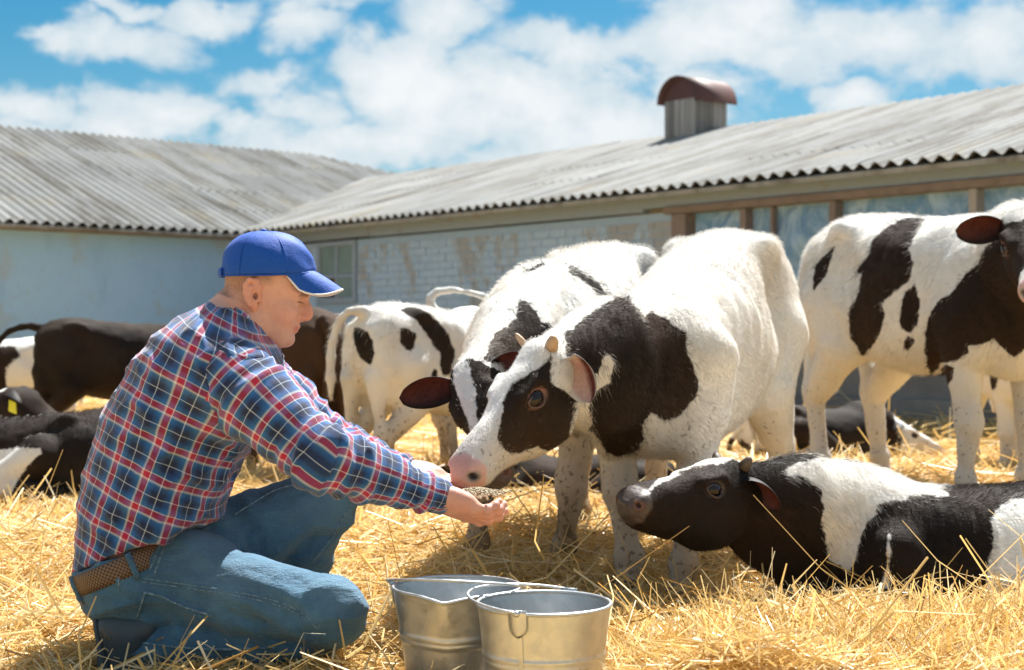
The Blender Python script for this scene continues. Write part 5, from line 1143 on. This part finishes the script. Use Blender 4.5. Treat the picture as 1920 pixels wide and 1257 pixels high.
    seam([A(440, 965, 3.28), A(520, 918, 3.26), A(590, 905, 3.27)], .002); seam([A(652, 955, 3.30), A(620, 1010, 3.31), A(585, 1055, 3.32)], .002)
    # hip pocket
    pkc = [A(270, 1112, F), A(300, 1118, F), A(345, 1138, F), A(400, 1155, F)]; pk = on_surface(pkc, 24, .0015); v, f = tube_vf(pk, .0028, 6); mk('pocket_edge', v, f, MATS['denim_seam'], jeans)
    pk = on_surface([A(272, 1112, F), A(265, 1132, F), A(258, 1158, F)], 14, .0015); v, f = tube_vf(pk, .0024, 6); mk('pocket_edge', v, f, MATS['denim_seam'], jeans)
    # ---- belt, loops
    def waist(th, x, lift):
        cf, sf = math.cos(th), math.sin(th); e = 2/2.3; off = PM@np.array((0, .172*np.sign(sf)*abs(sf)**e, .1165*np.sign(cf)*abs(cf)**e)); un = unit(off)
        return pc+PM@np.array((x, 0, .0085)) + off + un*lift, un
    V = []; uv = []; n = 72
    for lay in (0, 1):
        for i in range(n):
            th = 2*math.pi*i/n
            for jj in range(4): x = -.038+.044*jj/3; V.append(waist(th, x, .006 if not lay else -.002)[0]); uv.append((th*.15, x))
    k = 4; N = n*k; Fc = []
    for i in range(n):
        i2 = (i+1) % n
        for jj in range(3): a, c = i*k+jj, i2*k+jj; Fc += [(a, c, c+1, a+1), (a+N, a+1+N, c+1+N, c+N)]
        Fc += [(i*k, i*k+N, i2*k+N, i2*k), (i*k+3, i2*k+3, i2*k+3+N, i*k+3+N)]
    be = mk('belt', V, Fc, MATS['woven_belt'], root); put_fab(be.data, np.array(uv))
    for th in (rad(-72), rad(-138), rad(-175)):
        P = [waist(th, x, l)[0] for x, l in ((-.052, .003), (-.040, .0105), (-.014, .0125), (.008, .010))]; v, f = tube_vf(P, .0065, 8, True, (waist(th, 0, 0)[1], .3)); mk('belt_loop', v, f, MATS['denim'], jeans)
    # leather patch at the back of the waistband
    V = []
    for lay in (0, 1):
        for i in range(7):
            for x in (-.085, -.043): V.append(waist(rad(-172)+rad(26)*i/6, x, .007 if not lay else -.004)[0])
    Fc = [(i*2, i*2+2, i*2+3, i*2+1) for i in range(6)] + [(14+i*2, 14+i*2+1, 14+i*2+3, 14+i*2+2) for i in range(6)] + [(0, 1, 15, 14), (12, 26, 27, 13)] + [(i*2, 14+i*2, 16+i*2, i*2+2) for i in range(6)] + [(i*2+1, i*2+3, 17+i*2, 15+i*2) for i in range(6)]
    mk('leather_patch', V, Fc, MATS['tan_leather'], jeans)
    # ---- shoes
    def shoe(heel, ball, toe, lat, k):
        s = Body(); heel, ball, toe = map(np.asarray, (heel, ball, toe)); d = unit(ball-heel); n = unit(np.cross(np.asarray(lat, float), d)); n = n if np.dot(n, k) > 0 else -n
        s.ell(heel+n*.034+d*.012, (.040,)*3, None, .02); s.cone(heel+n*.034+d*.02, ball+n*.03, .037, .040, .02, flat=None); s.cone(heel+n*.06+d*.02, heel+n*.09+d*.025, .036, .038, .02); s.cone(heel+n*.055+d*.05, ball+n*.03, .040, .036, .03); s.cone(ball+n*.026, toe+n*.022, .040, .030, .02)
        V, Q = s.mesh(.009); o = mk('shoe', V, Q, MATS['dark_leather'], root)
        z = Body(); z.cone(heel-n*.000+d*.01, ball-n*.004, .034, .044, .012, flat=(n, .26)); z.cone(ball-n*.004, toe-n*.002, .044, .032, .02, flat=(n, .30)); z.ell(heel-n*.008+d*.02, (.036,)*3, None, .01) if False else None
        V, Q = z.mesh(.0075); mk('sole', V, Q, MATS['sole_rubber'], o); 
        for t in (.45, .6, .75):
            c = heel+(ball-heel)*t+n*.078; l = unit(lat); v, f = tube_vf([c-l*.022, c+n*.006, c+l*.022], .003, 6); mk('lace', v, f, MATS['sole_rubber'], o)
    shoe(A(186, 1174, 3.09), A(214, 1278, 3.09), A(266, 1308, 3.09), (0, 1, 0), np.array((1, 0, .3)))
    shoe(A(478, 1262, 3.42), A(590, 1262, 3.40), A(650, 1258, 3.40), (0, 1, 0), np.array((0, 0, 1)))
    # ---- cap
    cz = .041; CM = np.array(yw); C = lambda f, l, u: hp+CM@np.array((f, l, u)); cf0 = .0165
    V = []; n, m = 64, 16; fx, fy, fh = .102, .0855, .099
    for lay in (0, 1):
        g = 1.0 if not lay else .985
        for i in range(m+1):
            v = i/m; ph = math.pi/2*v; rr = math.cos(ph)**.82; zz = math.sin(ph)**.95
            for q in range(n):
                th = 2*math.pi*q/n; pan = 1-.012*abs(math.cos(3*th))**14*(1-v)
                w = .0014*math.sin(5*th+9*v)*(1-v) + .0022*math.sin(2.3*th*3+14*v)*math.exp(-((th-.0)**2 if th < 3 else (th-6.283)**2)*2)
                V.append(C(cf0+fx*rr*math.cos(th)*g*pan+w*math.cos(th)-.008*zz**2, (fy*rr*g*pan+w)*math.sin(th), cz+fh*zz*g+.010*max(0, math.cos(th))**2*(1-v)))
    N = n*(m+1); Fc = []
    hole = lambda q, i: abs((q+.5)/n*2*math.pi-math.pi) < .40*math.sqrt(max(0, 1-((i-1)/4.6)**2)) and 2 <= i <= 5
    for lay in (0, 1):
        for i in range(m):
            for q in range(n):
                if hole(q, i): continue
                a, c = i*n+q, i*n+(q+1) % n; f = (a, c, c+n, a+n); f = tuple(x+N*lay for x in f); Fc.append(f if not lay else f[::-1])
    for q in range(n): Fc.append((q, q+N, (q+1) % n+N, (q+1) % n))
    cap = mk('cap', V, Fc, MATS['blue_cotton'], root)
    v, f = tube_vf([C(cf0+(fx*1.006)*math.cos(2*math.pi*q/48), fy*1.006*math.sin(2*math.pi*q/48), cz+.001+.010*max(0, math.cos(2*math.pi*q/48))**2) for q in range(49)], .0016, 6, False); mk('hem', v, f, MATS['blue_cotton'], cap)
    for th in (math.pi/3, 2*math.pi/3, 4*math.pi/3, 5*math.pi/3):
        P = [];
        for v in np.linspace(.02, .97, 16): ph = math.pi/2*v; rr = math.cos(ph)**.82; zz = math.sin(ph)**.95; P.append(C(cf0+fx*rr*math.cos(th)-.008*zz**2, fy*rr*math.sin(th), cz+fh*zz))
        v, f = tube_vf(P, .0011, 5); mk('seam', v, f, MATS['blue_cotton'], cap)
    sv = sphere_vf(C(cf0-.008, 0, cz+fh+.001), .0075, (1, 1, .6)); mk('button', sv[0], sv[1], MATS['blue_cotton'], cap)
    V = []; nu, nv = 26, 12
    for lay in (0, 1):
        for i in range(nu+1):
            th = rad(-61)+rad(122)*i/nu; cc = max(0.0, math.cos(th*90/61)); ss = math.sin(th)/math.sin(rad(61))
            for q in range(nv+1):
                v = q/nv; bf = cf0+fx*.985*math.cos(th); bl = fy*.985*math.sin(th); ub = cz+.010*math.cos(th)**2+.002
                f_ = bf+.060*cc**.6*v; l_ = bl*(1-.05*v); uo = cz-(.026+.045*ss*ss)*cc**.4
                u_ = ub+(uo-ub)*v**1.15 + (.0018 if lay == 0 else -.0018)
                V.append(C(f_, l_, u_))
    k = nv+1; N = (nu+1)*k; Fc = []
    for i in range(nu):
        for q in range(nv): a = i*k+q; Fc += [(a, a+k, a+k+1, a+1), (a+N, a+1+N, a+k+1+N, a+k+N)]
    brim = mk('brim', V, Fc, MATS['blue_cotton'], cap)
    v, f = tube_vf([np.array(V[i*k+nv])*.5+np.array(V[N+i*k+nv])*.5 for i in range(nu+1)], .0024, 6); mk('piping', v, f, MATS['white_piping'], brim)
    P = [C(cf0+fx*1.012*math.cos(t), fy*1.03*math.sin(t), cz+.009) for t in np.linspace(math.pi-.50, math.pi+.50, 14)]; v, f = tube_vf(P, .0095, 8, True, (unit(CM[:, 0]), .22)); mk('strap', v, f, MATS['blue_cotton'], cap)
    return root
build_man()
# ------------------------------------------------------------------ buckets
def bucket(label, loc, rz, r0, r1, h, ring_z, lip, handle_dir):
    root = empty('bucket', loc, rz); tag(root, label, 'bucket', 'galvanised buckets in the straw')
    n = 72; th = .0016; prof = []
    for z in np.linspace(0, h, 60):
        r = r0+(r1-r0)*z/h
        for rz_ in ring_z: r += .0032*math.exp(-((z-rz_)/.0034)**2)
        prof.append((r, z))
    V = []
    def rim(a, z):
        """pouring lip: the wall is pulled out to a point and dips a little"""
        if not lip: return 0, 0
        d = (a-lip+math.pi) % (2*math.pi)-math.pi; k = max(0, 1-abs(d)/.62); g = max(0, (z/h-.52)/.48); base = k*k*.015*max(.25*min(1, z/h*2), g**1.4); return base, -.010*k*k*g
    for lay in (0, 1):
        for r, z in prof:
            for k in range(n):
                a = 2*math.pi*k/n; e, dz = rim(a, z); rr = r+e-th*lay; V.append((rr*math.cos(a), rr*math.sin(a), z+dz+(.002*lay if z < .001 else 0)))
    m = len(prof); N = n*m; Fc = []
    for i in range(m-1):
        for k in range(n): a, b_ = i*n+k, i*n+(k+1) % n; Fc += [(a, b_, b_+n, a+n), (a+N, a+n+N, b_+n+N, b_+N)]
    Fc += [tuple(range(n-1, -1, -1)), tuple(N+k for k in range(n))]
    body = mk('body', V, Fc, MATS['galvanised'], root)
    P = []
    for k in range(n+1): a = 2*math.pi*k/n; e, dz = rim(a, h); P.append(((r1+e)*math.cos(a), (r1+e)*math.sin(a), h+dz))
    v, f = tube_vf(P, .0036, 8, False); mk('rim', v, f, MATS['galvanised'], root)
    a = handle_dir+.35; v, f = join_vf([box_vf(-.004, .004, 0, .0028, .004, h-.004)])
    def lay_on(v, a, tilt=True): return [((r0+(r1-r0)*z/h+y)*math.cos(a)-x*math.sin(a), (r0+(r1-r0)*z/h+y)*math.sin(a)+x*math.cos(a), z) for x, y, z in v]
    mk('seam', lay_on(v, handle_dir+.02), f, MATS['galvanised'], root, False)
    ends = []
    for a in (handle_dir, handle_dir+math.pi):
        v = []
        for lay in (0, 1):
            for i in range(9):
                u = i/8; w = .017*(1 if u > .45 else math.sqrt(max(0.02, 1-((.45-u)/.45)**2)))
                for x in (-w, 0, w): v.append((x, .0035+(.0022 if lay else 0), h-.042+.050*u))
        k = 27; f = []
        for i in range(8):
            for q in range(2): c = i*3+q; f += [(c, c+3, c+4, c+1), (c+k, c+1+k, c+4+k, c+3+k)]
            f += [(i*3, i*3+k, i*3+3+k, i*3+3), (i*3+2, i*3+5, i*3+5+k, i*3+2+k)]
        f += [(0, 1, 1+k, k), (1, 2, 2+k, 1+k), (24, 24+k, 25+k, 25), (25, 25+k, 26+k, 26)]
        mk('handle_ear', lay_on(v, a), f, MATS['galvanised'], root)
        pr = np.array(((r1+.007)*math.cos(a), (r1+.007)*math.sin(a), h+.002)); ends.append(pr)
        sv = sphere_vf(pr, .006, (1, 1, 1)); mk('rivet', sv[0], sv[1], MATS['galvanised'], root)
    # wire bail lying on the rim
    P = []; sgn = -1
    for t in np.linspace(0, math.pi, 41):
        a = handle_dir+sgn*t; rr = r1+.010+(.004 if lip else .008)*math.sin(t); P.append((rr*math.cos(a), rr*math.sin(a), h+.004+(.030 if lip else .013)*math.sin(t)))
    v, f = tube_vf(P, .0026, 8); mk('handle', v, f, MATS['galvanised'], root)
    return root
p1 = at(857, 1100, 2.91); bucket('galvanised bucket with a pouring lip, the one nearer the man', (p1[0], 2.91, p1[2]-.262), 0, .084, .125, .262, (.166, .178), rad(262), rad(-12))
p2 = at(1020, 1131, 2.72); bucket('round galvanised bucket half hidden by the straw heap', (p2[0], 2.72, p2[2]-.25), 0, .092, .1215, .25, (.150, .162), None, rad(247))
# a handful of feed lying on the palms
def feed():
    rnd = np.random.default_rng(4); V = []; Fc = []; c = at(893, 925, 3.20)
    for i in range(420):
        q = rnd.standard_normal(2)*.022; z = .010*math.exp(-(q**2).sum()/.0008)+rnd.random()*.004; p = c+np.array((q[0]*1.3, q[1]*1.5, z-.002)); r = .0018+.0014*rnd.random(); b = len(V)
        for d in ((1, 0, 0), (-1, 0, 0), (0, 1, 0), (0, -1, 0), (0, 0, 1), (0, 0, -1)): V.append(p+np.array(d)*r*np.array((1.6, 1, .8)))
        Fc += [(b+i_, b+j_, b+k_) for i_, j_, k_ in ((0, 2, 4), (2, 1, 4), (1, 3, 4), (3, 0, 4), (2, 0, 5), (1, 2, 5), (3, 1, 5), (0, 3, 5))]
    tag(mk('feed', V, Fc, MATS['grain']), 'handful of pale feed lying in the man\'s palms', 'feed', kind='stuff')
feed()
# ------------------------------------------------------------------ loose straw
def straw(name, label, spots, seed, mat='straw', seg=4, curl=1.0):
    """spots: x, y, z, length, width, pitch (numpy arrays); every stalk a bent, faceted strip"""
    X, Y, Z, L, Wd, Pt = spots; n = len(X); r = np.random.default_rng(seed)
    az = r.random(n)*2*math.pi; d = np.stack((np.cos(az)*np.cos(Pt), np.sin(az)*np.cos(Pt), np.sin(Pt)), 1)
    kink = r.standard_normal((n, 3))*.32; kink[:, 2] = kink[:, 2]*.6-.1; side = np.stack((-np.sin(az), np.cos(az), r.standard_normal(n)*.5), 1); side /= np.linalg.norm(side, axis=1)[:, None]
    nor = np.cross(d, side); c0 = np.stack((X, Y, Z), 1); P = []
    t = np.linspace(-.5, .5, seg)
    kp = r.random(n)*.5-.25; bend = r.standard_normal((n, 3)); has = (r.random(n) < .6)[:, None]
    for i in range(seg):
        off = np.maximum(0, t[i]-kp)[:, None]*kink*has*1.6 + (t[i]**2)*bend*.55*curl
        P.append(c0+(d*t[i]+off)*L[:, None])
    V = np.zeros((n, seg, 3, 3), np.float32)
    for i in range(seg):
        w = (Wd*(1.0 if i < seg-1 else .6))[:, None]
        V[:, i, 0] = P[i]-side*w*.5; V[:, i, 1] = P[i]+nor*w*.42; V[:, i, 2] = P[i]+side*w*.5
    q = []
    for i in range(seg-1):
        for a, b in ((0, 1), (1, 2)): q.append((i*3+a, i*3+b, (i+1)*3+b, (i+1)*3+a))
    Q = (np.arange(n)[:, None, None]*seg*3 + np.array(q)[None]).reshape(-1, 4)
    me = mesh_data(name, V.reshape(-1, 3), Q, False); sh = np.clip(r.normal(.58, .25, n), 0, 1); fattr(me, 'shade', np.repeat(sh, seg*3))
    return tag(link(name, me, MATS[mat]), label, 'straw', kind='stuff')
def scatter(n, x0, x1, y0, y1, seed, lmin, lmax, w, thick, up=.0, clear=(), ysq=1.0):
    r = np.random.default_rng(seed); Y = y0+(y1-y0)*r.random(n)**ysq
    half = .40*Y+.25; X = (r.random(n)*2-1)*half; X = np.clip(X, x0, x1); ok = (X > x0+1e-6) & (X < x1-1e-6)
    for (cx, cy, cr) in clear: ok &= (X-cx)**2+(Y-cy)**2 > cr*cr
    X, Y = X[ok], Y[ok]; m = len(X); L = lmin+(lmax-lmin)*r.random(m)**1.6; pt = r.normal(0, .16, m); upm = r.random(m) < up; pt = np.where(upm, r.uniform(.5, 1.35, m), pt)
    # clumpy cover
    cl = fbm(np.stack((X, Y, 0*X), 1), 3.2, 3, 8)
    Z = gh(X, Y) + thick*(.15+.85*r.random(m))*(1+.8*cl) + np.where(upm, L*.35, 0)
    return X, Y, Z, L, w*(.6+.8*r.random(m)), pt
CLEAR = [(p1[0], 2.91, .130), (p2[0], 2.72, .127), (-.83, 3.0, .09), (-.72, 2.93, .07)]
def build_straw():
    straw('loose_straw', 'golden straw strewn thickly over the ground close to the man and calves', scatter(47000, -3, 3, 2.55, 4.4, 1, .05, .22, .0034, .055, .008, CLEAR), 1)
    straw('loose_straw', 'golden straw strewn over the yard further back among the standing calves', scatter(42000, -5, 5, 4.4, 8.2, 2, .07, .28, 0.0056, .06, .008, ysq=1.1), 2, seg=3)
    straw('loose_straw', 'thin straw litter lying far back along the barn walls', scatter(22000, -9, 9, 8.2, 19, 3, .12, .4, .011, .07, .02), 3, seg=2)
    straw('loose_straw', 'long flat bent stalks lying loose on top of the straw bed near the buckets', scatter(2600, -2.5, 2.5, 2.6, 5.0, 12, .16, .42, .0058, .085, .01, CLEAR), 12, curl=1.3)
    straw('chaff', 'broken chaff and short straw bits trodden between the longer stalks near the buckets', scatter(45000, -3, 3, 2.5, 5.2, 9, .008, .045, .0040, .070, .0, CLEAR), 9, seg=2)
    # the heap in front on the right
    r = np.random.default_rng(6); n = 42000; X = r.normal(.85, .45, n); Y = r.normal(3.12, .22, n); ok = (X > .16) & (X < 1.9) & (Y > 2.6) & (Y < 3.75) & ((X-CLEAR[1][0])**2+(Y-2.72)**2 > .127**2) & ((X-.80)/.75 > -1+.0*Y)
    X, Y = X[ok], Y[ok]; m = len(X); L = .05+.19*r.random(m)**1.7; upm = r.random(m) < .003; pt = np.where(upm, r.uniform(.5, 1.4, m), r.normal(0, .2, m))
    straw('straw_heap', 'heap of loose golden straw in the right foreground before the lying calf', (X, Y, gh(X, Y)+.055*r.random(m)+np.where(upm, L*.35, 0), L, .0031*(.6+.9*r.random(m)), pt), 6, curl=1.5)
build_straw()
